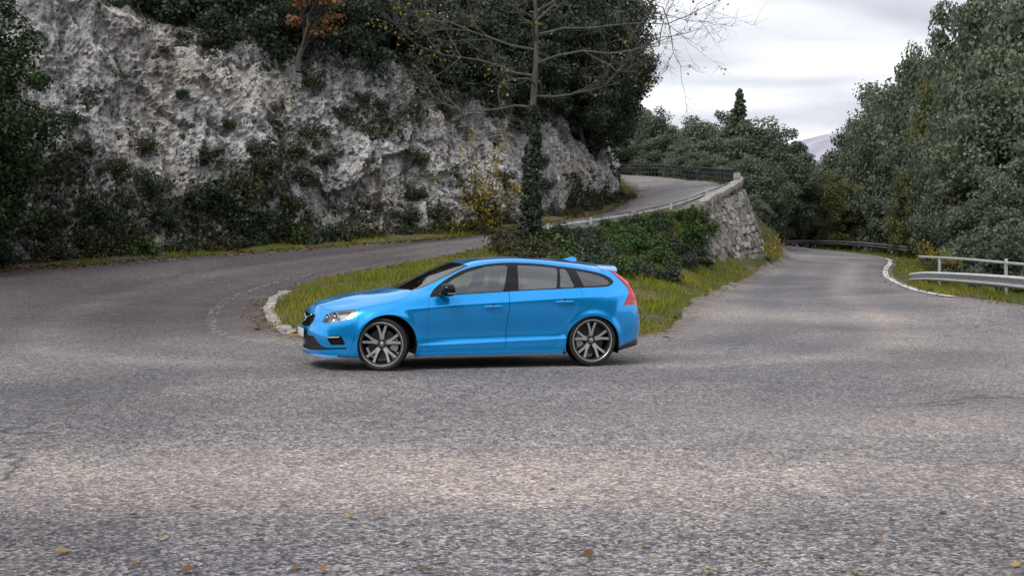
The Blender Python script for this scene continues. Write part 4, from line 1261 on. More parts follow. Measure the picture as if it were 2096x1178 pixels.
def paint_material():
    m, nt, b = nmat('road_paint')
    co = N(nt, 'ShaderNodeTexCoord').outputs['Object']
    b.inputs['Base Color'].default_value = (.56, .55, .52, 1); b.inputs['Roughness'].default_value = .7
    tr = N(nt, 'ShaderNodeBsdfTransparent'); mx_ = N(nt, 'ShaderNodeMixShader')
    w = N(nt, 'ShaderNodeAttribute', attribute_name='wear').outputs['Fac']
    n1 = math_(nt, 'ADD', noise(nt, co, 7, 5, .7), math_(nt, 'MULTIPLY', noise(nt, co, 40, 2, .6), .35))
    f = math_(nt, 'GREATER_THAN', n1, w)
    nt.links.new(f, mx_.inputs[0]); nt.links.new(tr.outputs[0], mx_.inputs[1]); nt.links.new(b.outputs[0], mx_.inputs[2])
    nt.links.new(mx_.outputs[0], nt.nodes['Material Output'].inputs['Surface'])
paint_material()
def edge_line(name, L, off, width, wear, dz=.016):
    L = np.array(L, float); seg = np.concatenate([[0], np.cumsum(np.linalg.norm(np.diff(L, axis=0), axis=1))])
    S = np.arange(0, seg[-1], .3); P = np.stack([np.interp(S, seg, L[:, k]) for k in (0, 1)], 1)
    t = np.gradient(P, axis=0); t /= np.linalg.norm(t, axis=1, keepdims=True); n_ = np.stack([-t[:, 1], t[:, 0]], 1)
    V = []
    for o in (off - width / 2, off + width / 2):
        q = P + n_ * o; V.append(np.stack([q[:, 0], q[:, 1], gz(q[:, 0], q[:, 1]) + dz], 1))
    V = np.concatenate(V); m = len(P)
    o = mesh_obj(name, V, [(i, i + 1, m + i + 1, m + i) for i in range(m - 1)], MATS['road_paint'])
    a = o.data.attributes.new('wear', 'FLOAT', 'POINT'); a.data.foreach_set('value', np.full(len(V), wear, np.float32))
    return tag(o, kind='structure')
def build_lines():
    edge_line('edge_line', edge_right[4:-9], .34, .24, .48)
    i0 = int(np.argmin([abs(p[0] - TIP[1].x) + abs(p[1] - TIP[1].y) for p in edge_island])); i1 = int(np.argmin([abs(p[0] - H_IN[1].x) + abs(p[1] - H_IN[1].y) for p in edge_island]))
    edge_line('edge_line', edge_island[i0 - 6:i1], 1.15, .22, .775)
    j0 = int(np.argmin([abs(p[0] - R_IN[4].x) + abs(p[1] - R_IN[4].y) for p in edge_island])); j1 = int(np.argmin([abs(p[0] - R_IN[1].x) + abs(p[1] - R_IN[1].y) for p in edge_island]))
    k1 = int(np.argmin([abs(p[0] - H_OUT[2].x) + abs(p[1] - H_OUT[2].y) for p in edge_cliff]))
    edge_line('edge_line', edge_cliff[:k1], .35, .13, .74)
build_lines()

def build_kerb():
    r = np.random.default_rng(4)
    L = np.array(edge_island)
    a0 = int(np.argmin(np.hypot(L[:, 0] - TIP[2].x, L[:, 1] - TIP[2].y))); a1 = int(np.argmin(np.hypot(L[:, 0] - H_IN[0].x, L[:, 1] - H_IN[0].y)))
    tot, f = line_sampler(L[a0:a1 + 1]); s = .3; k = 0
    names = ['pale kerb stone hidden nearest the blue car nose', 'flat pale kerb stone next to the blue car nose', 'third pale kerb stone from the car round the island tip', 'fourth pale kerb stone from the car round the island tip', 'fifth pale kerb stone from the car round the island tip', 'sixth pale kerb stone from the car round the island tip', 'seventh pale kerb stone from the car round the island tip', 'eighth pale kerb stone from the car round the island tip', 'ninth pale kerb stone from the car round the island tip', 'last pale kerb stone at the top of the island tip']
    while s < tot - .6 and k < len(names):
        w = .85 + .45 * r.random()
        p, q = f(s + w / 2), f(s + w / 2 + .1); t = q - p; t /= np.linalg.norm(t); n_ = np.array([t[1], -t[0]])
        c = p + n_ * .10; z = float(gz(c[0], c[1])[0])
        bm = bmesh.new(); bmesh.ops.create_cube(bm, size=1.0)
        bmesh.ops.scale(bm, vec=(w, .26, .34), verts=bm.verts)
        bmesh.ops.subdivide_edges(bm, edges=bm.edges[:], cuts=3, use_grid_fill=True)
        bmesh.ops.bevel(bm, geom=[e for e in bm.edges if len(e.link_faces) == 2 and e.calc_face_angle(0) > 1], offset=.03, segments=1, affect='EDGES')
        for v in bm.verts: v.co += Vector(r.normal(size=3)) * .010
        me = bpy.data.meshes.new('kerb_stone'); bm.to_mesh(me); bm.free(); me.materials.append(MATS['kerb_stone'])
        o = bpy.data.objects.new('kerb_stone', me); col.objects.link(o)
        o.location = (c[0], c[1], z - .09 + .025 * r.normal()); o.rotation_euler = (r.normal() * .06, r.normal() * .02, math.atan2(t[1], t[0]) + r.normal() * .03)
        tag(o, names[k], 'kerb stone', 'kerb stones round the island tip')
        s += w + .05 + .12 * r.random(); k += 1
    # single leaves on the bare asphalt in front
    me = []
    for k in range(4):
        V = [(-.5, 0, .05), (-.2, .26, .12), (.25, .20, .03), (.55, 0, .10), (.25, -.22, .02), (-.2, -.24, .10), (0, 0, .0), (.8, .03, .16)]
        V = [(x, y * (1 + .2 * r.normal()), z * (1 + .5 * r.normal())) for x, y, z in V]
        m_ = bpy.data.meshes.new('fallen_leaf'); m_.from_pydata(V, [], [(6, 0, 1), (6, 1, 2), (6, 2, 3), (6, 3, 4), (6, 4, 5), (6, 5, 0), (3, 7, 4)])
        a = m_.attributes.new('tint', 'FLOAT', 'POINT'); a.data.foreach_set('value', np.full(8, (.35, .6, .85, .95)[k], np.float32))
        m_.materials.append(MATS['leaf_brown']); me.append(m_)
    big = [(270, 1063), (275, 1160), (395, 1038), (130, 1138), (385, 1175), (605, 1168), (660, 1172), (775, 1060), (870, 1172), (900, 1152), (440, 996), (720, 1062), (1205, 1138), (1320, 1118), (1450, 1172), (1755, 1175), (1825, 1066), (1930, 1046), (2025, 1040), (2080, 1155), (1685, 1140), (1130, 1006), (1270, 988), (400, 1035), (825, 1120), (150, 832), (345, 680), (110, 640), (215, 700), (75, 1110), (1800, 1090), (330, 1110), (1560, 1150)]
    names = ['yellow', 'brown', 'rust brown', 'pale yellow']
    for i, (px, py) in enumerate(big):
        Y = FPX * CAM_H / (py - HORY); p = at(px, py, Y)
        o = bpy.data.objects.new('fallen_leaf', me[i % 4]); col.objects.link(o)
        s = .045 + .03 * r.random()
        o.location = (p.x, p.y, float(gz(p.x, p.y)[0]) + .016); o.scale = (s, s, s); o.rotation_euler = (r.normal() * .15, r.normal() * .15, r.random() * 6.28)
        tag(o, 'small fallen autumn leaf lying alone on the open asphalt', 'leaf', 'single leaves on the open asphalt')
build_kerb()
# ------------------------------------------------------------------ the car
CAR_TH = 0.30678
CAR_C = (-0.534, 15.832, 0.0)

def car_materials():
    m, nt, b = nmat('car_paint_blue')
    b.inputs['Base Color'].default_value = (0.001, 0.385, 0.97, 1)
    b.inputs['Roughness'].default_value = 0.22
    b.inputs['Specular IOR Level'].default_value = 0.5
    b.inputs['Metallic'].default_value = 0.64
    b.inputs['Coat Weight'].default_value = 1.0
    b.inputs['Coat Roughness'].default_value = 0.03
    simple('car_black_gloss', (0.006, 0.006, 0.008), 0.10, spec=.35)
    simple('car_black_satin', (0.012, 0.012, 0.014), 0.42)
    simple('car_underbody', (0.006, 0.006, 0.006), 0.85)
    simple('car_chrome', (0.75, 0.76, 0.78), 0.12, 1.0)
    simple('car_silver', (0.55, 0.56, 0.58), 0.28, 0.9)
    simple('rim_dark', (0.075, 0.078, 0.085), 0.34, 0.6)
    simple('rim_machined', (0.68, 0.69, 0.71), 0.38, 0.85)
    simple('tyre_rubber', (0.012, 0.012, 0.013), 0.62, var=0.2, scale=60)
    simple('brake_disc', (0.07, 0.07, 0.072), 0.4, 0.8)
    simple('brake_caliper', (0.30, 0.30, 0.31), 0.4, 0.4)
    simple('seat_fabric', (0.016, 0.016, 0.018), 0.8)
    simple('seat_trim', (0.035, 0.037, 0.042), 0.7)
    simple('lamp_amber', (0.85, 0.32, 0.02), 0.2, Coat_Weight=1.0)
    simple('plate_white', (0.70, 0.71, 0.72), 0.35)
    simple('lamp_inner', (0.88, 0.86, 0.80), 0.25, 0.1)
    simple('plate_ink', (0.01, 0.01, 0.012), 0.4)
    simple('emblem_blue', (0.01, 0.12, 0.40), 0.25)
    m, nt, b = nmat('lamp_red')
    b.inputs['Base Color'].default_value = (0.60, 0.003, 0.008, 1)
    b.inputs['Roughness'].default_value = 0.18
    b.inputs['Coat Weight'].default_value = 1.0
    b.inputs['Coat Roughness'].default_value = 0.02
    simple('lamp_red_bright', (0.85, 0.015, 0.02), 0.3, Coat_Weight=0.3)
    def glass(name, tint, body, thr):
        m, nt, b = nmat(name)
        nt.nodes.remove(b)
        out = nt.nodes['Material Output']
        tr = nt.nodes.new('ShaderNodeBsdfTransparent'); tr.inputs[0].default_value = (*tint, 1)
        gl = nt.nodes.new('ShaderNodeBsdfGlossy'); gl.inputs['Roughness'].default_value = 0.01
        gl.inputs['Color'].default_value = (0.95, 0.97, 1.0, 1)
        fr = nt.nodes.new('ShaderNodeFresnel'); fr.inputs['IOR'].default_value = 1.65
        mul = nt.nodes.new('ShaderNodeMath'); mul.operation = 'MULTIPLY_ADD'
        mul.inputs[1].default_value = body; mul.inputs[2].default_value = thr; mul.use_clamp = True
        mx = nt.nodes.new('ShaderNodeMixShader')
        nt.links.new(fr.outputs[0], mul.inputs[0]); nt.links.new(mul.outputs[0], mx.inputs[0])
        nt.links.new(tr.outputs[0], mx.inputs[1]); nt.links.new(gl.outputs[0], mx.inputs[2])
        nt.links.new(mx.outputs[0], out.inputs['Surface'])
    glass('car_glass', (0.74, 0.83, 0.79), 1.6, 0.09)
    glass('screen_glass', (0.45, 0.52, 0.50), 1.0, 0.0)
    glass('car_glass_tint', (0.34, 0.38, 0.38), 1.6, 0.05)
    glass('lamp_cover', (0.94, 0.95, 0.96), 1.3, 0.02)
car_materials()

# control net of the left half of the body: rows from the underside to the centreline,
# stations from nose centre round the left side to tail centre
NET = [
 # 0 underside edge
 [(2.06,0,.175),(2.04,.34,.175),(1.93,.60,.17),(1.74,.77,.165),(1.388,.80,.165),(1.02,.80,.165),(.90,.80,.165),(.55,.80,.165),(.15,.80,.165),(-.25,.80,.165),(-.85,.80,.17),(-1.388,.80,.18),(-1.75,.78,.19),(-2.00,.64,.22),(-2.11,.37,.245),(-2.14,0,.25)],
 # 1 sill bottom / lip
 [(2.235,0,.185),(2.20,.36,.185),(2.06,.68,.18),(1.77,.875,.17),(1.388,.90,.17),(1.02,.885,.17),(.90,.88,.17),(.55,.875,.17),(.15,.875,.17),(-.25,.875,.17),(-.85,.88,.18),(-1.388,.90,.19),(-1.75,.87,.20),(-2.06,.70,.25),(-2.19,.40,.275),(-2.22,0,.28)],
 # 2 lower flare
 [(2.25,0,.30),(2.215,.36,.30),(2.075,.69,.29),(1.78,.89,.27),(1.388,.92,.28),(1.02,.905,.26),(.90,.90,.265),(.55,.897,.275),(.15,.897,.285),(-.25,.897,.295),(-.85,.905,.30),(-1.388,.925,.31),(-1.75,.90,.33),(-2.10,.725,.36),(-2.235,.42,.38),(-2.265,0,.38)],
 # 3 door hollow / bumper
 [(2.275,0,.45),(2.24,.36,.45),(2.09,.68,.44),(1.80,.885,.43),(1.388,.928,.44),(1.02,.90,.41),(.90,.893,.405),(.55,.879,.405),(.15,.878,.41),(-.25,.879,.42),(-.85,.889,.43),(-1.388,.928,.46),(-1.75,.912,.48),(-2.105,.75,.50),(-2.245,.44,.52),(-2.275,0,.52)],
 # 4 body side
 [(2.25,0,.60),(2.20,.36,.605),(2.05,.66,.61),(1.79,.865,.62),(1.388,.925,.66),(1.02,.918,.64),(.90,.915,.64),(.55,.908,.645),(.15,.908,.655),(-.25,.912,.67),(-.85,.922,.69),(-1.388,.937,.715),(-1.75,.918,.72),(-2.075,.765,.72),(-2.205,.45,.72),(-2.235,0,.72)],
 # 5 shoulder
 [(2.232,0,.685),(2.165,.34,.70),(1.985,.625,.705),(1.75,.825,.725),(1.388,.892,.765),(1.02,.912,.775),(.90,.913,.78),(.55,.912,.805),(.15,.914,.825),(-.25,.916,.845),(-.85,.922,.88),(-1.388,.920,.905),(-1.75,.890,.91),(-2.035,.765,.92),(-2.14,.46,.93),(-2.17,0,.93)],
 # 6 belt / bonnet side
 [(2.215,0,.715),(2.135,.33,.735),(1.93,.585,.755),(1.72,.765,.775),(1.388,.825,.825),(1.02,.845,.885),(.90,.855,.895),(.55,.858,.922),(.15,.858,.942),(-.25,.858,.962),(-.85,.855,.992),(-1.388,.842,1.017),(-1.73,.81,1.035),(-1.955,.725,1.06),(-2.045,.45,1.08),(-2.065,0,1.09)],
 # 7 side glass / bonnet
 [(2.19,0,.745),(2.10,.31,.765),(1.87,.51,.80),(1.67,.63,.835),(1.388,.68,.885),(1.02,.75,.94),(.865,.765,.965),(.53,.80,1.03),(.15,.775,1.135),(-.25,.765,1.16),(-.85,.758,1.16),(-1.388,.762,1.13),(-1.70,.748,1.11),(-1.885,.70,1.125),(-1.955,.44,1.16),(-1.975,0,1.17)],
 # 8 cant rail / A pillar outside
 [(2.16,0,.775),(2.06,.27,.80),(1.82,.41,.858),(1.62,.47,.896),(1.388,.52,.93),(1.04,.67,.968),(.87,.70,1.00),(.525,.72,1.15),(.14,.655,1.30),(-.25,.632,1.338),(-.85,.63,1.31),(-1.388,.65,1.24),(-1.64,.665,1.195),(-1.79,.655,1.195),(-1.865,.43,1.225),(-1.885,0,1.24)],
 # 9 roof edge / windscreen edge
 [(2.13,0,.797),(2.02,.20,.825),(1.78,.30,.889),(1.60,.35,.923),(1.388,.37,.95),(1.07,.57,.985),(.925,.64,1.005),(.545,.66,1.168),(.175,.592,1.33),(-.25,.565,1.378),(-.85,.565,1.355),(-1.388,.585,1.285),(-1.60,.59,1.248),(-1.70,.57,1.25),(-1.77,.38,1.285),(-1.79,0,1.30)],
 # 10 roof / windscreen
 [(2.105,0,.813),(1.98,.11,.853),(1.75,.16,.907),(1.585,.19,.938),(1.388,.20,.963),(1.125,.34,1.0),(1.035,.34,.992),(.61,.34,1.195),(.205,.30,1.348),(-.25,.29,1.402),(-.85,.29,1.387),(-1.388,.31,1.342),(-1.56,.31,1.318),(-1.66,.30,1.305),(-1.72,.20,1.31),(-1.745,0,1.32)],
 # 11 centreline
 [(2.085,0,.823),(1.95,0,.868),(1.74,0,.915),(1.58,0,.945),(1.388,0,.97),(1.145,0,1.008),(1.075,0,1.0),(.63,0,1.205),(.215,0,1.358),(-.25,0,1.412),(-.85,0,1.402),(-1.388,0,1.372),(-1.54,0,1.352),(-1.63,0,1.342),(-1.69,0,1.335),(-1.72,0,1.33)],
]
def car_surface(nu=12, nv=10):
    N = np.array(NET, dtype=float)           # rows, stations, 3
    # two extra rows hug the shoulder so that it bends tightly
    lo = N[4] * .16 + N[5] * .84; hi = N[5] * .86 + N[6] * .14
    lo[:, 1] += .004; hi[:, 1] += .0
    N = np.concatenate([N[:5], lo[None], N[5:6], hi[None], N[6:]], 0)
    RIDX = [0, 1, 2, 3, 4, 4.84, 5, 5.14, 6, 7, 8, 9, 10, 11]
    mir = np.array([1, -1, 1.0])
    # ghost rows / stations (mirror at the symmetry plane)
    N = np.concatenate([2 * N[:1] - N[1:2], N, N[-2:-1] * mir], 0)
    N = np.concatenate([N[:, 1:2] * mir, N, N[:, -2:-1] * mir], 1)
    def cr(P, n):                            # centripetal-ish Catmull-Rom along axis 0
        k = P.shape[0] - 3
        out = []; ts = []
        for i in range(k):
            p0, p1, p2, p3 = P[i], P[i + 1], P[i + 2], P[i + 3]
            d = lambda a, b: np.maximum(np.linalg.norm(b - a, axis=-1, keepdims=True), 1e-4) ** 0.6
            d1, d2, d3 = d(p0, p1), d(p1, p2), d(p2, p3)
            m1 = d2 * ((p1 - p0) / d1 - (p2 - p0) / (d1 + d2) + (p2 - p1) / d2)
            m2 = d2 * ((p2 - p1) / d2 - (p3 - p1) / (d2 + d3) + (p3 - p2) / d3)
            for s in range(n):
                t = s / n
                out.append((2*t**3 - 3*t**2 + 1) * p1 + (t**3 - 2*t**2 + t) * m1 + (-2*t**3 + 3*t**2) * p2 + (t**3 - t**2) * m2)
                ts.append(i + t)
        out.append(P[-2]); ts.append(k)
        return np.array(out), np.array(ts)
    A, tv = cr(N, nv)
    tv = np.interp(tv, range(len(RIDX)), RIDX)
    B, tu = cr(A.transpose(1, 0, 2), nu)
    G = B.transpose(1, 0, 2)                 # rows v, cols u
    G[:, 0, 1] = 0; G[:, -1, 1] = 0; G[-1, :, 1] = 0
    # wheel-arch flares on the flanks
    X, Y, Z = G[..., 0], G[..., 1], G[..., 2]
    for cx, cz, r in ((1.345, .315, .378), (-1.388, .27, .378)):
        d = np.hypot(X - cx, Z - cz)
        w = np.exp(-((d - r - .005) / .055) ** 2) * (Z < .80) * np.clip((Z - .15) / .1, 0, 1) * (Y > .6)
        Y += 0.017 * w
    # a pressed hollow line under the belt and the lower door crease
    side = (X < .95) & (X > -1.0) & (Y > .7)
    Y += np.where(side, 0.006 * np.exp(-((Z - (.30 + .03 * (0.8 - X))) / .012) ** 2), 0)
    V = G.reshape(-1, 3)
    U = np.stack(np.broadcast_arrays(tu[None, :], tv[:, None]), -1).reshape(-1, 2)
    nr, nc = G.shape[:2]
    F = []
    for i in range(nr - 1):
        for j in range(nc - 1):
            a = i * nc + j
            F.append((a, a + 1, a + nc + 1, a + nc))
    # normals
    du = np.gradient(G, axis=1); dv = np.gradient(G, axis=0)
    Nn = np.cross(du, dv).reshape(-1, 3)
    Nn /= np.maximum(np.linalg.norm(Nn, axis=1, keepdims=True), 1e-9)
    Nn = Nn.reshape(nr, nc, 3)
    Nn[:, 0, 1] = 0; Nn[:, -1, 1] = 0; Nn[-1, :, 1] = 0
    Nn = Nn.reshape(-1, 3)
    Nn /= np.maximum(np.linalg.norm(Nn, axis=1, keepdims=True), 1e-9)
    D = np.concatenate([V, Nn, U], 1)        # x y z nx ny nz u v
    return D, F

def build_car():
    car = empty('estate_car', CAR_C, math.pi + CAR_TH)
    tag(car, 'bright blue five-door estate car with dark spoked wheels cornering on the road', 'car')
    M = MATS
    D, F = car_surface()
    MIR = np.array([1, -1, 1, 1, -1, 1, 1, 1.0])
    def emit(name, part, mat, parent=car, mode='join', off=0.0, flip=False):
        d, f = part
        if not len(f): return None
        d = d.copy(); d[:, :3] += d[:, 3:6] * off
        d2 = d * MIR; f2 = [tuple(reversed(x)) for x in f]
        if mode == 'join':
            V = np.concatenate([d, d2]); FF = list(f) + [tuple(i + len(d) for i in x) for x in f2]
            return mesh_obj(name, V[:, :3], FF, mat, parent, True, V[:, 3:6])
        a = mesh_obj(name, d[:, :3], f, mat, parent, True, d[:, 3:6])
        b = mesh_obj(name, d2[:, :3], f2, mat, parent, True, d2[:, 3:6])
        return a, b
    # wheel arches
    for cx, cz, r in ((1.345, .315, .378), (-1.388, .27, .378)):
        f = lambda q, cx=cx, cz=cz, r=r: np.maximum(np.hypot(q[:, 0] - cx, q[:, 2] - cz) - r, .45 - q[:, 1])
        _, (D, F) = split(D, F, f)
    rest = (D, F)
    def take(f):
        nonlocal rest
        a, rest = split(rest[0], rest[1], f)
        return a
    # lamps
    HL = roundpoly([(2.111,.586),(2.075,.648),(2.025,.697),(1.975,.722),(1.83,.747),(1.698,.757),(1.735,.70),(1.809,.635),(1.943,.603),(2.09,.577)], .018)
    head = take(reg_xz(HL, lambda q: .42 - q[:, 1]))
    GR = roundpoly([(-.1,.690),(.05,.692),(.37,.680),(.402,.655),(.405,.60),(.38,.555),(.31,.522),(-.1,.52)], .02)
    gril = take(reg_yz(GR, lambda q: 2.0 - q[:, 0]))
    INT = roundpoly([(-.1,.41),(.49,.415),(.60,.318),(.66,.285),(.72,.277),(.868,.29),(.868,.273),(.70,.255),(.6,.24),(.35,.232),(-.1,.232)], .008, 3)
    inta = take(reg_yz(INT, lambda q: 1.80 - q[:, 0]))
    FG = roundpoly([(2.079,.418),(1.929,.437),(1.897,.42),(1.854,.322),(2.018,.316)], .012)
    fog = take(reg_xz(FG, lambda q: .5 - q[:, 1]))
    TL = [(-1.725,1.252),(-1.80,1.175),(-1.875,1.09),(-1.935,1.015),(-1.945,.955),(-1.915,.895),(-1.828,.785),(-2.3,.778),(-2.3,.95),(-2.07,1.005),(-1.985,1.105),(-1.905,1.185),(-1.80,1.26)]
    tail = take(reg_xz(TL, lambda q: .56 - q[:, 1]))
    # side glazing
    DLO = spline2([(.795,.898),(.742,.98),(.62,1.082),(.425,1.195),(.25,1.265),(-.013,1.318),(-.25,1.338),(-.45,1.338),(-.715,1.325),(-.99,1.295),(-1.227,1.267),(-1.464,1.227),(-1.602,1.194),(-1.694,1.152),(-1.738,1.104),(-1.728,1.072),(-1.66,1.037),(-1.567,1.022),(-1.274,1.012),(-.961,.998),(-.592,.984),(-.176,.964),(.43,.93),(.76,.903)], 6)
    dlo = take(reg_xz(DLO, lambda q: .5 - q[:, 1]))
    P1 = roundpoly([(.66,.932),(.431,.942),(-.18,.975),(-.295,1.312),(-.005,1.296),(.264,1.222),(.476,1.123),(.62,1.02)], .02)
    P2 = roundpoly([(-.385,.990),(-.425,1.312),(-.699,1.302),(-.980,1.274),(-.905,1.010)], .015)
    P3 = roundpoly([(-.955,1.014),(-1.015,1.270),(-1.100,1.256),(-1.165,1.021)], .015)
    P4 = roundpoly([(-1.290,1.030),(-1.235,1.245),(-1.454,1.206),(-1.588,1.168),(-1.655,1.122),(-1.690,1.082),(-1.62,1.046)], .022)
    side = lambda q: .5 - q[:, 1]
    p1, dlo = split(*dlo, reg_xz(P1, side)); p2, dlo = split(*dlo, reg_xz(P2, side))
    p3, dlo = split(*dlo, reg_xz(P3, side)); p4, dlo = split(*dlo, reg_xz(P4, side))
    wind = take(lambda q: np.maximum.reduce([5.62 - q[:, 6], q[:, 6] - 7.80, 8.42 - q[:, 7]]))
    cowl = take(lambda q: np.maximum.reduce([5.30 - q[:, 6], q[:, 6] - 5.62, 8.30 - q[:, 7]]))
    back = take(lambda q: np.maximum.reduce([13.05 - q[:, 6], 6.2 - q[:, 7], q[:, 7] - 9.6]))
    # everything left is painted sheet metal; a dark liner sits 12 mm behind it
    emit('body_liner', rest, M['car_underbody'], off=-.014)
    g = .0035
    # bonnet
    HD = [(2.16,-.2),(2.135,.02),(2.068,.392),(1.978,.608),(1.83,.735),(1.698,.812),(1.467,.836),(1.263,.846),(1.109,.822),(1.02,.76),(.96,.69),(.80,.60),(.80,-.2)]
    hcond = lambda q: np.maximum(q[:, 6] - 5.30, 5.35 - q[:, 7])
    hood = take(reg_xy(HD, hcond))
    hood, _ = split(*hood, reg_xy(HD, hcond, -g))
    FD = roundpoly([(.838,.245),(.830,.66),(.822,.80),(.800,.94),(.70,.96),(-.25,1.0),(-.250,.90),(-.236,.72),(-.212,.53),(-.200,.245)], .02)
    RD = roundpoly([(-.200,.245),(-.212,.53),(-.236,.72),(-.250,.90),(-.25,1.0),(-1.243,1.03),(-1.243,.87),(-1.171,.675),(-1.06,.553),(-.955,.455),(-.905,.375),(-.875,.30),(-.86,.245)], .02)
    fd = take(reg_xz(FD, side)); fd, _ = split(*fd, reg_xz(FD, side, -g))
    rd = take(reg_xz(RD, side)); rd, _ = split(*rd, reg_xz(RD, side, -g))
    # front bumper below lamp and wing
    bump = take(lambda q: np.maximum(1.715 - .25 * (q[:, 2] - .6) - q[:, 0], q[:, 2] - (.80 if False else 5)))
    bump, _ = split(*bump, lambda q: 1.7185 - .25 * (q[:, 2] - .6) - q[:, 0])
    # roof: panel between the two cant rails
    roof = take(lambda q: np.maximum.reduce([7.80 - q[:, 6], q[:, 6] - 13.2, 9.35 - q[:, 7]]))
    emit('front_bumper', bump, M['car_paint_blue'])
    body = emit('body_shell', rest, M['car_paint_blue'])
    emit('roof', roof, M['car_paint_blue'])
    emit('bonnet', hood, M['car_paint_blue'])
    fdoors = emit('front_door', fd, M['car_paint_blue'], mode='pair')
    rdoors = emit('rear_door', rd, M['car_paint_blue'], mode='pair')
    emit('window_surround', dlo, M['car_black_gloss'], mode='pair', off=-.002)
    for i, s_ in enumerate((fdoors, rdoors)):
        for sd in (0, 1):
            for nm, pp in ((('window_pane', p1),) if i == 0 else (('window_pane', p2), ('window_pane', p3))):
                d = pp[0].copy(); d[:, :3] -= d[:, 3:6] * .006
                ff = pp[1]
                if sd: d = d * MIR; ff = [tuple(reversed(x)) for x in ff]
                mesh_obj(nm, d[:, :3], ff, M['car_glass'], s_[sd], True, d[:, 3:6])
    emit('rear_quarter_window', p4, M['car_glass_tint'], mode='pair', off=-.006)
    emit('windscreen', wind, M['screen_glass'], off=-.004)
    emit('windscreen_cowl', cowl, M['car_black_satin'], off=-.012)
    emit('rear_window', back, M['car_glass_tint'], off=-.003)
    # window frit strips at the screen header
    # ---- lamps
    hl = emit('headlight', head, M['lamp_cover'], mode='pair')
    for sd, o in enumerate(hl):
        s = 1 if sd == 0 else -1
        bk = head[0].copy(); bk[:, :3] -= bk[:, 3:6] * .055
        if sd: bk = bk * MIR
        ff = head[1] if not sd else [tuple(reversed(x)) for x in head[1]]
        mesh_obj('lamp_housing', bk[:, :3], ff, M['lamp_inner'], o, True, bk[:, 3:6])
        # chrome bowls facing forward and a little outward
        def bowl(c, r, mat, nm, dirv=(.86, .5, 0)):
            q = Vector((dirv[0], dirv[1] * s, dirv[2])).to_track_quat('Z', 'Y').to_matrix()
            mb = MB().lathe([(r, .012), (r, .0), (r * .93, -.004), (r * .75, -.018), (r * .45, -.024), (.0005, -.026)], 24, 'Z')
            mb.v = [tuple(q @ Vector(v) + Vector((c[0], c[1] * s, c[2]))) for v in mb.v]
            mb.build(nm, mat, o, True)
        bowl((2.035, .600, .640), .050, M['car_chrome'], 'reflector')
        bowl((1.955, .690, .655), .058, M['car_chrome'], 'reflector')
        for c, r in (((2.045, .606, .640), .026), ((1.965, .697, .655), .034)):
            mb = MB().lathe([(.0005, r * .7), (r * .5, r * .6), (r * .85, r * .3), (r, 0), (r, -.02)], 20, 'Z')
            q = Vector((.86, .5 * s, 0)).to_track_quat('Z', 'Y').to_matrix()
            mb.v = [tuple(q @ Vector(v) + Vector((c[0], c[1] * s, c[2]))) for v in mb.v]
            mb.build('projector_lens', M['car_glass'], o, True)
        # silver light blade round the outer end
        blade, _ = split(*head, reg_xz([(1.69,.76),(1.735,.69),(1.81,.63),(1.85,.645),(1.79,.695),(1.765,.735),(1.90,.728),(1.90,.745)], lambda q: .4 - q[:, 1]))
        for nm, (bd, bf), mt, off in (('light_blade', blade, M['car_silver'], .010),
                                      ('indicator', split(*head, reg_xz([(1.775,.668),(1.865,.632),(1.85,.620),(1.80,.638)], lambda q: .4 - q[:, 1]))[0], M['lamp_amber'], .006),
                                      ('lamp_bezel', split(*head, lambda q: -(reg_xz(HL, None, -.010)(q)))[0], M['car_silver'], .008)):
            if not len(bf): continue
            bd = bd.copy(); bd[:, :3] -= bd[:, 3:6] * off
            if sd: bd = bd * MIR; bf = [tuple(reversed(x)) for x in bf]
            mesh_obj(nm, bd[:, :3], bf, mt, o, True, bd[:, 3:6])
    tl = emit('tail_light', tail, M['lamp_red'], mode='pair', off=.004)
    for sd, o in enumerate(tl):
        st, _ = split(*tail, reg_xz([(-1.75,1.235),(-1.9,1.07),(-1.975,.98),(-1.96,.90),(-1.99,.90),(-2.02,.98),(-1.95,1.07),(-1.80,1.235)], side))
        st2, _ = split(*tail, reg_xz([(-1.90,.845),(-2.3,.845),(-2.3,.875),(-1.92,.875)], side))
        for q_ in (st, st2):
            bd = q_[0].copy(); bd[:, :3] += bd[:, 3:6] * .007; bf = q_[1]
            if not len(bf): continue
            if sd: bd = bd * MIR; bf = [tuple(reversed(x)) for x in bf]
            mesh_obj('light_strip', bd[:, :3], bf, M['lamp_red_bright'], o, True, bd[:, 3:6])
    # ---- grille
    gp = emit('grille', gril, M['car_black_satin'], off=-.035)
    mb = MB()
    def nose_x(y, z):
        i = np.argmin((gril[0][:, 1] - abs(y)) ** 2 + (gril[0][:, 2] - z) ** 2)
        return gril[0][i, 0]
    for k in range(-9, 10):
        y = k * .04
        z0 = .535 + max(0, abs(y) - .28) * .4; z1 = .672
        if abs(y) > .36: continue
        x0, x1 = nose_x(y, z0), nose_x(y, z1)
        mb.tube([(x0 - .016, y, z0), (x1 - .016, y, z1)], .0045, 6)
    for z in (.56, .60, .64):
        mb.tube([(nose_x(y, z) - .016, y, z) for y in np.linspace(-.37, .37, 15)], .004, 6)
    mb.build('grille_bars', M['car_black_gloss'], gp, True)
    rim_b, _ = split(*gril, lambda q: -(reg_yz(GR, None, -.012)(q)))
    emit('grille_frame', rim_b, M['car_black_gloss'], gp, off=.003)
    # diagonal bar with the round arrow badge
    mb = MB().tube([(nose_x(.28, .67) + .0, .30, .672), (2.232, .0, .605), (nose_x(-.28, .54), -.30, .538)], .010, 8)
    mb.build('grille_diagonal_bar', M['car_chrome'], gp, True)
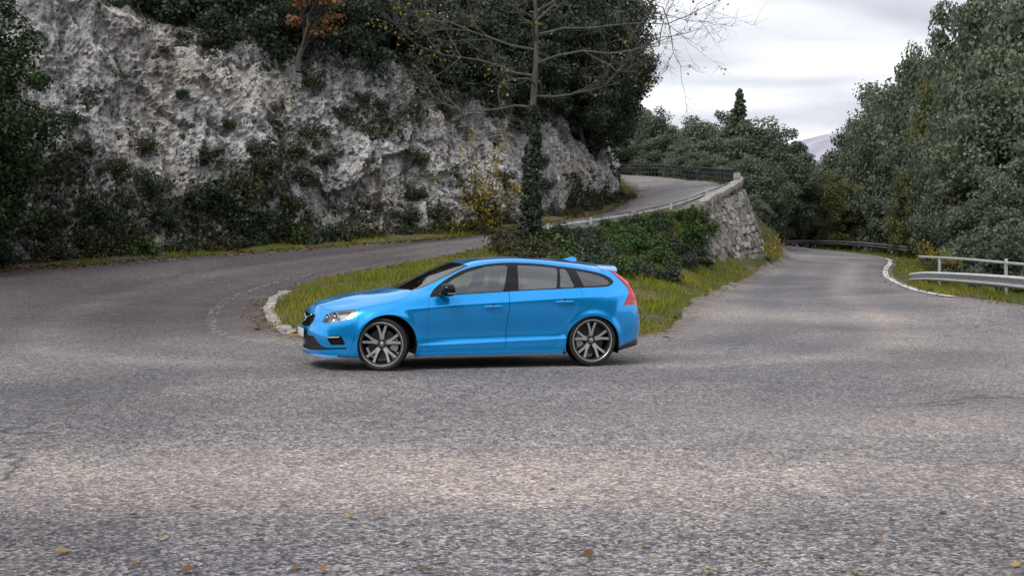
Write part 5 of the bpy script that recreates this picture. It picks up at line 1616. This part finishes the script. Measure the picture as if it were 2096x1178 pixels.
    em = MB().lathe([(.052, .0), (.052, .010), (.046, .014), (.036, .012), (.034, .0)], 32, 'X', (2.228, 0, .605)).build('emblem_ring', M['car_chrome'], gp, True)
    MB().lathe([(.035, .006), (.0005, .007)], 32, 'X', (2.228, 0, .605)).build('emblem_disc', M['car_black_gloss'], em, True)
    MB().box((2.238, 0, .605), (.006, .068, .020)).build('emblem_plaque', M['emblem_blue'], em)
    # arrow of the emblem, up and to the car's left-hand outside
    MB().tube([(2.236, -.034, .642), (2.236, -.056, .664)], .006, 6).add(
        [(2.238, -.040, .672), (2.238, -.066, .674), (2.238, -.064, .648)], [(0, 1, 2)]).build('emblem_arrow', M['car_chrome'], em)
    ip = emit('lower_intake', inta, M['car_black_satin'], off=-.03)
    mb = MB()
    for z in (.265, .30, .335, .37):
        yy = .45 if z > .36 else .52
        mb.tube([(2.245 - .10 * (y / .5) ** 2 - .0, y, z) for y in np.linspace(-yy, yy, 13)], .005, 6)
    mb.build('intake_slats', M['car_black_satin'], ip, True)
    # air dam splitter
    lip_pts = [(2.225, 0), (2.20, .30), (2.14, .52), (2.06, .67), (1.93, .79)]
    LP = spline2(lip_pts, 6, False); full = [(x, -y) for x, y in LP[::-1]] + [(x, y) for x, y in LP[1:]]
    V = []; FF = []
    for x, y in full:
        n = Vector((x - .9, y * 1.2, 0)).normalized()
        for dx, z in ((0, .200), (.028, .178), (.030, .170), (-.06, .166), (-.06, .196)):
            V.append((x + n.x * dx, y + n.y * dx, z))
    m_ = len(full)
    for i in range(m_ - 1):
        for k in range(5):
            FF.append((i * 5 + k, i * 5 + (k + 1) % 5, (i + 1) * 5 + (k + 1) % 5, (i + 1) * 5 + k))
    b_ = MB(); b_.add(V, FF); b_.build('front_splitter', M['car_paint_blue'], car, True)
    fo = emit('fog_light_recess', fog, M['car_black_satin'], mode='pair', off=-.028)
    for sd, o in enumerate(fo):
        s = 1 - 2 * sd
        MB().tube([(2.068, .690 * s, .403), (2.0, .760 * s, .411), (1.925, .822 * s, .417)], [.010, .0115, .009], 10).build('daylight_bar', M['car_chrome'], o, True)
        mb = MB()
        for z in (.340, .362, .384):
            mb.tube([(2.045, .690 * s, z), (1.97, .765 * s, z), (1.885, .825 * s, z + .002)], .004, 6)
        mb.build('recess_slats', M['car_black_gloss'], o, True)
    # number plate with its holder
    ph = MB().box((2.284, 0, .437), (.016, .54, .125)).build('number_plate_holder', M['car_black_satin'], car, bevel=.004)
    MB().box((2.294, 0, .437), (.006, .52, .11)).build('number_plate', M['plate_white'], ph, bevel=.002)
    # ---- mirrors
    for s in (1, -1):
        mb = MB(); V = []; FF = []
        secs = []
        for i in range(9):                       # housing swept along y
            t = i / 8
            y = .925 + .185 * t
            k = math.sin(math.pi * (0.12 + 0.80 * t)) ** .45
            secs.append((y, k))
        n = 20
        for i, (y, k) in enumerate(secs):
            for a in range(n):
                an = 2 * math.pi * a / n
                cx, cz = math.cos(an), math.sin(an)
                x = .575 + .112 * k * (abs(cx) ** .75) * (1 if cx > 0 else -.70) + .03 * (1 - i / 8)
                z = .992 + .090 * k * (abs(cz) ** .7) * (1 if cz > 0 else -.85)
                V.append((x, y * s, z))
        for i in range(8):
            for a in range(n):
                b2 = (a + 1) % n
                FF.append((i * n + a, i * n + b2, (i + 1) * n + b2, (i + 1) * n + a))
        FF.append(tuple(range(n))); FF.append(tuple(8 * n + a for a in range(n)))
        mb.add(V, FF)
        mo = mb.build('door_mirror', M['car_black_gloss'], car, True, angle=60)
        MB().tube([(.66, .835 * s, .925), (.64, .88 * s, .928), (.61, .95 * s, .945)], [.030, .026, .024], 10).build('mirror_arm', M['car_black_satin'], mo, True)
        MB().box((.520, 1.012 * s, .99), (.006, .110, .095)).build('mirror_glass', M['car_chrome'], mo, bevel=.003)
        MB().tube([(.685, .97 * s, .955), (.670, 1.05 * s, .955), (.61, 1.112 * s, .955), (.53, 1.113 * s, .957)], .006, 8).build('side_repeater', M['car_silver'], mo, True)
    # ---- door handles
    for doors, xc, zc in ((fdoors, -.025, .778), (rdoors, -.99, .832)):
        for sd, o in enumerate(doors):
            s = 1 - 2 * sd
            i = np.argmin((D[:, 0] - xc) ** 2 + (D[:, 2] - zc) ** 2 + (D[:, 1] < .6) * 9)
            y0 = D[i, 1]
            MB().tube([(xc + .118, (y0 + .004) * s, zc - .004), (xc + .10, (y0 + .026) * s, zc), (xc + .04, (y0 + .034) * s, zc + .003), (xc - .04, (y0 + .034) * s, zc + .003), (xc - .10, (y0 + .027) * s, zc + .001), (xc - .118, (y0 + .004) * s, zc - .002)],
                      [.010, .015, .018, .018, .016, .010], 10).build('door_handle', M['car_paint_blue'], o, True)
            q = MB().lathe([(.034, .0), (.030, .003), (.0005, .0035)], 20, 'Y', (xc, 0, zc + .012))
            q.v = [(x, (y0 + y) * s, z) for x, y, z in q.v]
            q.build('handle_recess', M['car_black_satin'], o, True)
    # ---- sill blades, rear diffuser, exhausts
    for s in (1, -1):
        V = []; FF = []
        for x in np.linspace(.94, -.98, 9):
            for y, z in ((.900, .245), (.908, .200), (.900, .168), (.82, .162), (.82, .235)):
                V.append((x, y * s, z))
        for i in range(8):
            for k in range(5):
                FF.append((i * 5 + k, i * 5 + (k + 1) % 5, (i + 1) * 5 + (k + 1) % 5, (i + 1) * 5 + k))
        FF += [tuple(range(5)), tuple(40 + k for k in range(5))]
        b_ = MB(); b_.add(V, FF); b_.build('side_sill', M['car_paint_blue'], car, True)
    V = []; FF = []
    rl = spline2([(-1.74, .885), (-1.95, .80), (-2.09, .70), (-2.20, .42), (-2.23, 0)], 6, False)
    full = list(rl) + [(x, -y) for x, y in rl[::-1][1:]]
    for x, y in full:
        zt = .215 + .06 * min(1, max(0, (-x - 1.74) / .35))
        n = Vector((x + 1.0, y, 0)).normalized()
        for dx, z in ((.014, zt + .045), (.026, zt), (.012, zt - .035), (-.14, zt - .045), (-.14, zt + .03)):
            V.append((x + n.x * dx, y + n.y * dx, z))
    for i in range(len(full) - 1):
        for k in range(5):
            FF.append((i * 5 + k, i * 5 + (k + 1) % 5, (i + 1) * 5 + (k + 1) % 5, (i + 1) * 5 + k))
    b_ = MB(); b_.add(V, FF); b_.build('rear_diffuser', M['car_black_satin'], car, True)
    for s in (1, -1):
        MB().lathe([(.046, -.10), (.046, .0), (.040, .0), (.038, -.10)], 24, 'X', (-2.10, .48 * s, .258)).build('exhaust_tip', M['car_chrome'], car, True)
    # ---- roof spoiler and aerial fin
    V = []; FF = []; prof = []
    ys = np.linspace(-.60, .60, 25)
    for y in ys:
        k = (abs(y) / .60)
        zt = 1.330 - .085 * k ** 2.4
        xf = -1.66 + .03 * k; xr = -1.955 + .10 * k ** 3
        for x, z in ((xf, zt + .003), (xf - .16, zt - .012), (xr, zt - .025 + .012 * (1 - k)), (xr + .012, zt - .040), (xf - .13, zt - .075), (xf, zt - .06)):
            V.append((x, y, z))
    for i in range(len(ys) - 1):
        for k in range(6):
            FF.append((i * 6 + k, i * 6 + (k + 1) % 6, (i + 1) * 6 + (k + 1) % 6, (i + 1) * 6 + k))
    FF += [tuple(range(6)), tuple((len(ys) - 1) * 6 + k for k in range(6))]
    b_ = MB(); b_.add(V, FF); b_.build('roof_spoiler', M['car_paint_blue'], car, True, angle=50)
    V = []; FF = []
    fin = [(-1.27, .0), (-1.33, .016), (-1.39, .040), (-1.43, .052), (-1.47, .053), (-1.495, .035), (-1.505, .0)]
    for x, h in fin:
        zb = 1.384 - .10 * (-1.27 - x) * 1.0 - .012
        for y, t in ((-.026, 0), (-.017, .45), (-.006, .95), (0, 1), (.006, .95), (.017, .45), (.026, 0)):
            V.append((x, y * (.6 + .4 * min(1, h / .04)), zb + h * t + .006 * t))
    for i in range(len(fin) - 1):
        for k in range(6):
            FF.append((i * 7 + k, i * 7 + k + 1, (i + 1) * 7 + k + 1, (i + 1) * 7 + k))
    b_ = MB(); b_.add(V, FF); b_.build('aerial_fin', M['car_paint_blue'], car, True, angle=70)
    # ---- floor pan and wheel wells
    MB().box((0, 0, .19), (1.9, 1.62, .03)).box((1.85, 0, .19), (.36, 1.3, .03)).box((-1.95, 0, .24), (.36, 1.2, .03)).build('floor_pan', M['car_underbody'], car)
    for cx, cz in ((1.345, .315), (-1.388, .27)):
        for s in (1, -1):
            mb = MB(); V = []; FF = []; n = 22
            for i in range(n + 1):
                a = math.pi * (-.10 + 1.20 * i / n)
                for y in (.905, .50):
                    V.append((cx + .385 * math.cos(a), y * s, cz + .385 * math.sin(a)))
            for i in range(n): FF.append((2 * i, 2 * i + 1, 2 * i + 3, 2 * i + 2))
            c = len(V); V.append((cx, .50 * s, cz))
            for i in range(n): FF.append((2 * i + 1, c, 2 * i + 3))
            mb.add(V, FF); mb.build('wheel_well', M['car_underbody'], car, True)
    # ---- interior
    MB().prism([(1.0, .80), (.98, .93), (.78, .955), (.62, .90), (.58, .70), (.75, .45), (1.0, .45)], lambda x, z: (x, -.72, z), lambda x, z: (x, .72, z)).build('dashboard', M['seat_fabric'], car, bevel=.015)
    MB().lathe([(.185 + .014 * math.cos(a), .014 * math.sin(a)) for a in np.linspace(0, 2 * math.pi, 11)], 28, 'X').build('steering_wheel', M['car_black_satin'], car, True).matrix_local = Matrix.Translation((.46, .37, .83)) @ Matrix.Rotation(R_(24), 4, 'Y')
    MB().box((0, 0, .23), (2.4, 1.5, .04)).build('cabin_floor', M['seat_fabric'], car)
    def seat(x, y, w, hd):
        st = MB().prism([(x + .26, .43), (x + .28, .50), (x - .20, .46), (x - .26, .40), (x - .22, .30), (x + .24, .33)], lambda a, b: (a, y - w / 2, b), lambda a, b: (a, y + w / 2, b)).build('seat', M['seat_fabric'], car, bevel=.03, seg=3)
        MB().prism([(x - .18, .46), (x - .36, 1.00), (x - .40, 1.02), (x - .46, .98), (x - .32, .44)], lambda a, b: (a, y - w / 2 + (b - .4) * .05, b), lambda a, b: (a, y + w / 2 - (b - .4) * .05, b)).build('backrest', M['seat_trim'], st, bevel=.03, seg=3)
        for yy in hd:
            MB().prism([(x - .37, 1.04), (x - .395, 1.20), (x - .42, 1.215), (x - .47, 1.19), (x - .455, 1.04)], lambda a, b: (a, yy - .12, b), lambda a, b: (a, yy + .12, b)).build('headrest', M['seat_trim'], st, bevel=.025, seg=3)
            for dy in (-.05, .05):
                MB().tube([(x - .40, yy + dy, .97), (x - .42, yy + dy, 1.08)], .006, 6).build('headrest_post', M['car_silver'], st, True)
    seat(.22, .37, .50, (.37,)); seat(.22, -.37, .50, (-.37,)); seat(-.62, 0, 1.26, (-.42, 0, .42))
    MB().box((-1.35, 0, .80), (.55, 1.2, .02)).build('load_cover', M['seat_fabric'], car)
    for s in (1, -1):
        MB().prism([(.80,.30),(.78,.905),(-1.6,1.01),(-1.6,.40),(-1.0,.40),(-.95,.26)], lambda x, z: (x, .80 * s, z), lambda x, z: (x, .835 * s, z)).build('door_lining', M['seat_fabric'], car)
    # ---- wheels
    def wheel(x, y, s, steer, rad=.328, dia=.272):
        w = empty('wheel'); w.parent = car
        w.location = (x, y * s, rad - .004); w.rotation_euler = (0, 0, steer)
        t = .118                                  # half width
        # tyre: s*Y is outward
        pr_ = [(dia - .004, t * .86), (dia + .012, t * .97), (dia + .034, t * 1.0), (dia + .052, t * .93), (rad - .006, t * .80), (rad, t * .62), (rad + .001, 0), (rad, -t * .62), (rad - .006, -t * .80), (dia + .05, -t * .95), (dia + .01, -t * .97), (dia - .004, -t * .86)]
        MB().lathe([(r, h * s) for r, h in pr_], 72, 'Y').build('tyre', M['tyre_rubber'], w, True, angle=50)
        mb = MB()
        for gy in (-.05, -.017, .017, .05):
            mb.lathe([(rad + .0018, (gy - .004) * s), (rad + .0022, gy * s), (rad + .0018, (gy + .004) * s)], 72, 'Y')
        mb.build('tread_grooves', M['car_underbody'], w, True)
        rim = MB().lathe([(r, h * s) for r, h in [(dia + .004, t * .88), (dia + .005, t * .93), (dia - .004, t * .95), (dia - .010, t * .90), (dia - .016, t * .72), (dia - .022, t * .2), (dia - .03, -t * .85), (dia, -t * .9)]], 72, 'Y').build('rim', M['rim_dark'], w, True, angle=60)
        MB().lathe([(r, h * s) for r, h in [(dia + .0055, t * .91), (dia + .004, t * .955), (dia - .006, t * .965), (dia - .009, t * .94)]], 72, 'Y').build('rim_lip', M['rim_machined'], rim, True)
        for k in range(5):
            a0 = 2 * math.pi * k / 5 + .32
            for sg in (1, -1):
                def P(r, da, h, wd, wside):
                    a = a0 + sg * da
                    return (r * math.cos(a) - wside * wd * math.sin(a), h * s, r * math.sin(a) + wside * wd * math.cos(a))
                secs = [(.050, .20, .052, .018), (.085, .14, .060, .021), (.130, .135, .066, .021), (.190, .195, .072, .0195), (dia - .012, .235, .082, .0235)]
                V = []; FF = []; VM = []
                for r, da, h, wd in secs:
                    V += [P(r, da, h - .045, wd * .9, -1), P(r, da, h - .006, wd, -1), P(r, da, h, wd * .78, -1), P(r, da, h, wd * .78, 1), P(r, da, h - .006, wd, 1), P(r, da, h - .045, wd * .9, 1)]
                    VM += [P(r, da, h + .0012, wd * .74, -1), P(r, da, h + .0012, wd * .74, 1)]
                for i in range(len(secs) - 1):
                    for q in range(6):
                        FF.append((i * 6 + q, i * 6 + (q + 1) % 6, (i + 1) * 6 + (q + 1) % 6, (i + 1) * 6 + q))
                b_ = MB(); b_.add(V, FF); b_.build('spoke', M['rim_dark'], rim, True)
                b_ = MB(); b_.add(VM, [(2 * i, 2 * i + 1, 2 * i + 3, 2 * i + 2) for i in range(len(secs) - 1)])
                b_.build('spoke_face', M['rim_machined'], rim, True)
        hub = MB().lathe([(r, h * s) for r, h in [(.078, .010), (.078, .048), (.070, .056), (.034, .058), (.032, .062), (.030, .066), (.0005, .068)]], 32, 'Y').build('hub', M['rim_dark'], w, True)
        MB().lathe([(r, h * s) for r, h in [(.027, .0675), (.024, .0695), (.0005, .070)]], 24, 'Y').build('centre_cap', M['car_silver'], hub, True)
        for k in range(5):
            a = 2 * math.pi * k / 5 + .32
            MB().lathe([(.010, .050 * s), (.010, .063 * s), (.0005, .064 * s)], 8, 'Y', (.054 * math.cos(a), 0, .054 * math.sin(a))).build('wheel_bolt', M['car_silver'], hub, True)
        MB().lathe([(r, h * s) for r, h in [(.06, .022), (.185, .022), (.186, .016), (.186, -.004), (.06, -.004)]], 48, 'Y').build('brake_disc', M['brake_disc'], w, True)
        mb = MB(); V = []; FF = []
        for i in range(9):
            a = (math.pi - .5 + 1.0 * i / 8) if x > 0 else (-.5 + 1.0 * i / 8)
            for r, h in ((.115, .045), (.205, .045), (.205, -.03), (.115, -.03)):
                V.append((r * math.cos(a), h * s, r * math.sin(a)))
        for i in range(8):
            for q in range(4): FF.append((i * 4 + q, i * 4 + (q + 1) % 4, (i + 1) * 4 + (q + 1) % 4, (i + 1) * 4 + q))
        FF += [(0, 1, 2, 3), (32, 33, 34, 35)]
        mb.add(V, FF); mb.build('brake_caliper', M['brake_caliper'], w, True)
    wheel(1.378, .795, 1, R_(-22)); wheel(1.378, -.795, -1, R_(-22))
    wheel(-1.388, .795, 1, 0); wheel(-1.388, -.795, -1, 0)
    return car
build_car()

# ------------------------------------------------------------------ labels that single out look-alikes by their order in the picture
_ONES = ['', 'first', 'second', 'third', 'fourth', 'fifth', 'sixth', 'seventh', 'eighth', 'ninth', 'tenth', 'eleventh', 'twelfth', 'thirteenth', 'fourteenth', 'fifteenth', 'sixteenth', 'seventeenth', 'eighteenth', 'nineteenth', 'twentieth']
def ordinal(n):
    if n <= 20: return _ONES[n]
    if n % 10 == 0: return {3: 'thirtieth', 4: 'fortieth', 5: 'fiftieth'}[n // 10]
    return {2: 'twenty', 3: 'thirty', 4: 'forty', 5: 'fifty'}[n // 10] + '-' + _ONES[n % 10]
def pixel(o):
    v = o.matrix_world.translation if not o.parent else o.location
    p = Vector(o.location); d = max(p.y, .5)
    return (1048 + p.x / d * FPX, HORY - (p.z - CAM_H) / d * FPX)
def relabel(group, text, bands=None):
    L = [o for o in scene.objects if o.parent is None and o.get('group') == group]
    sets = {}
    for o in L:
        x, y = pixel(o)
        b = '' if not bands else next(n for lim, n in bands if y <= lim)
        sets.setdefault(b, []).append((x, o))
    for b, S in sets.items():
        S.sort(key=lambda t: t[0])
        for i, (x, o) in enumerate(S):
            n = 'leftmost' if i == 0 else 'rightmost' if i == len(S) - 1 else ordinal(i + 1) + ' from the left'
            o['label'] = text.replace('{b}', b).replace('{n}', n)
relabel('evergreen trees above the cliff', 'dark evergreen tree in the {b} above the cliff, {n}', [(140, 'back row'), (9999, 'front row')])
relabel('broadleaf trees beyond the lower road', 'grey green tree in the wood beyond the lower road, {n}')
relabel('trees behind the upper road railing', 'dark green tree behind the upper road railing, {n}')
relabel('bushes rooted in the cliff', 'scrubby bush rooted in the {b} part of the pale cliff, {n}', [(260, 'upper'), (385, 'middle'), (9999, 'lower')])
relabel('bushes along the foot of the cliff', 'low leafy bush at the cliff foot beside the road, {n}')
relabel('bushes behind the right hand crash barrier', 'dense bush behind the right hand crash barrier, {n}')
relabel('green brambles on the bank behind the car', 'leafy green bramble bush {b} on the bank behind the car, {n}', [(500, 'high'), (9999, 'low')])
relabel('dark bushes on the bank behind the car', 'dark bush {b} on the bank behind the car, {n}', [(500, 'high'), (9999, 'low')])
relabel('brownish thickets beside the ivy clad trunk', 'thin brownish thicket near the ivy clad trunk, {n}')
relabel('plants hanging on the stone wall', 'tuft of leaves on the rough stone wall, {n}')
relabel('dry bushes below the end of the cliff', 'small dry bush on the verge below the end of the cliff, {n}')
relabel('single leaves on the open asphalt', 'small autumn leaf lying alone on the {b} asphalt, {n}', [(900, 'distant'), (1090, 'middle'), (9999, 'nearest')])
relabel('bushes behind the far crash barrier', 'leafy bush behind the far crash barrier of the lower road, {n}')
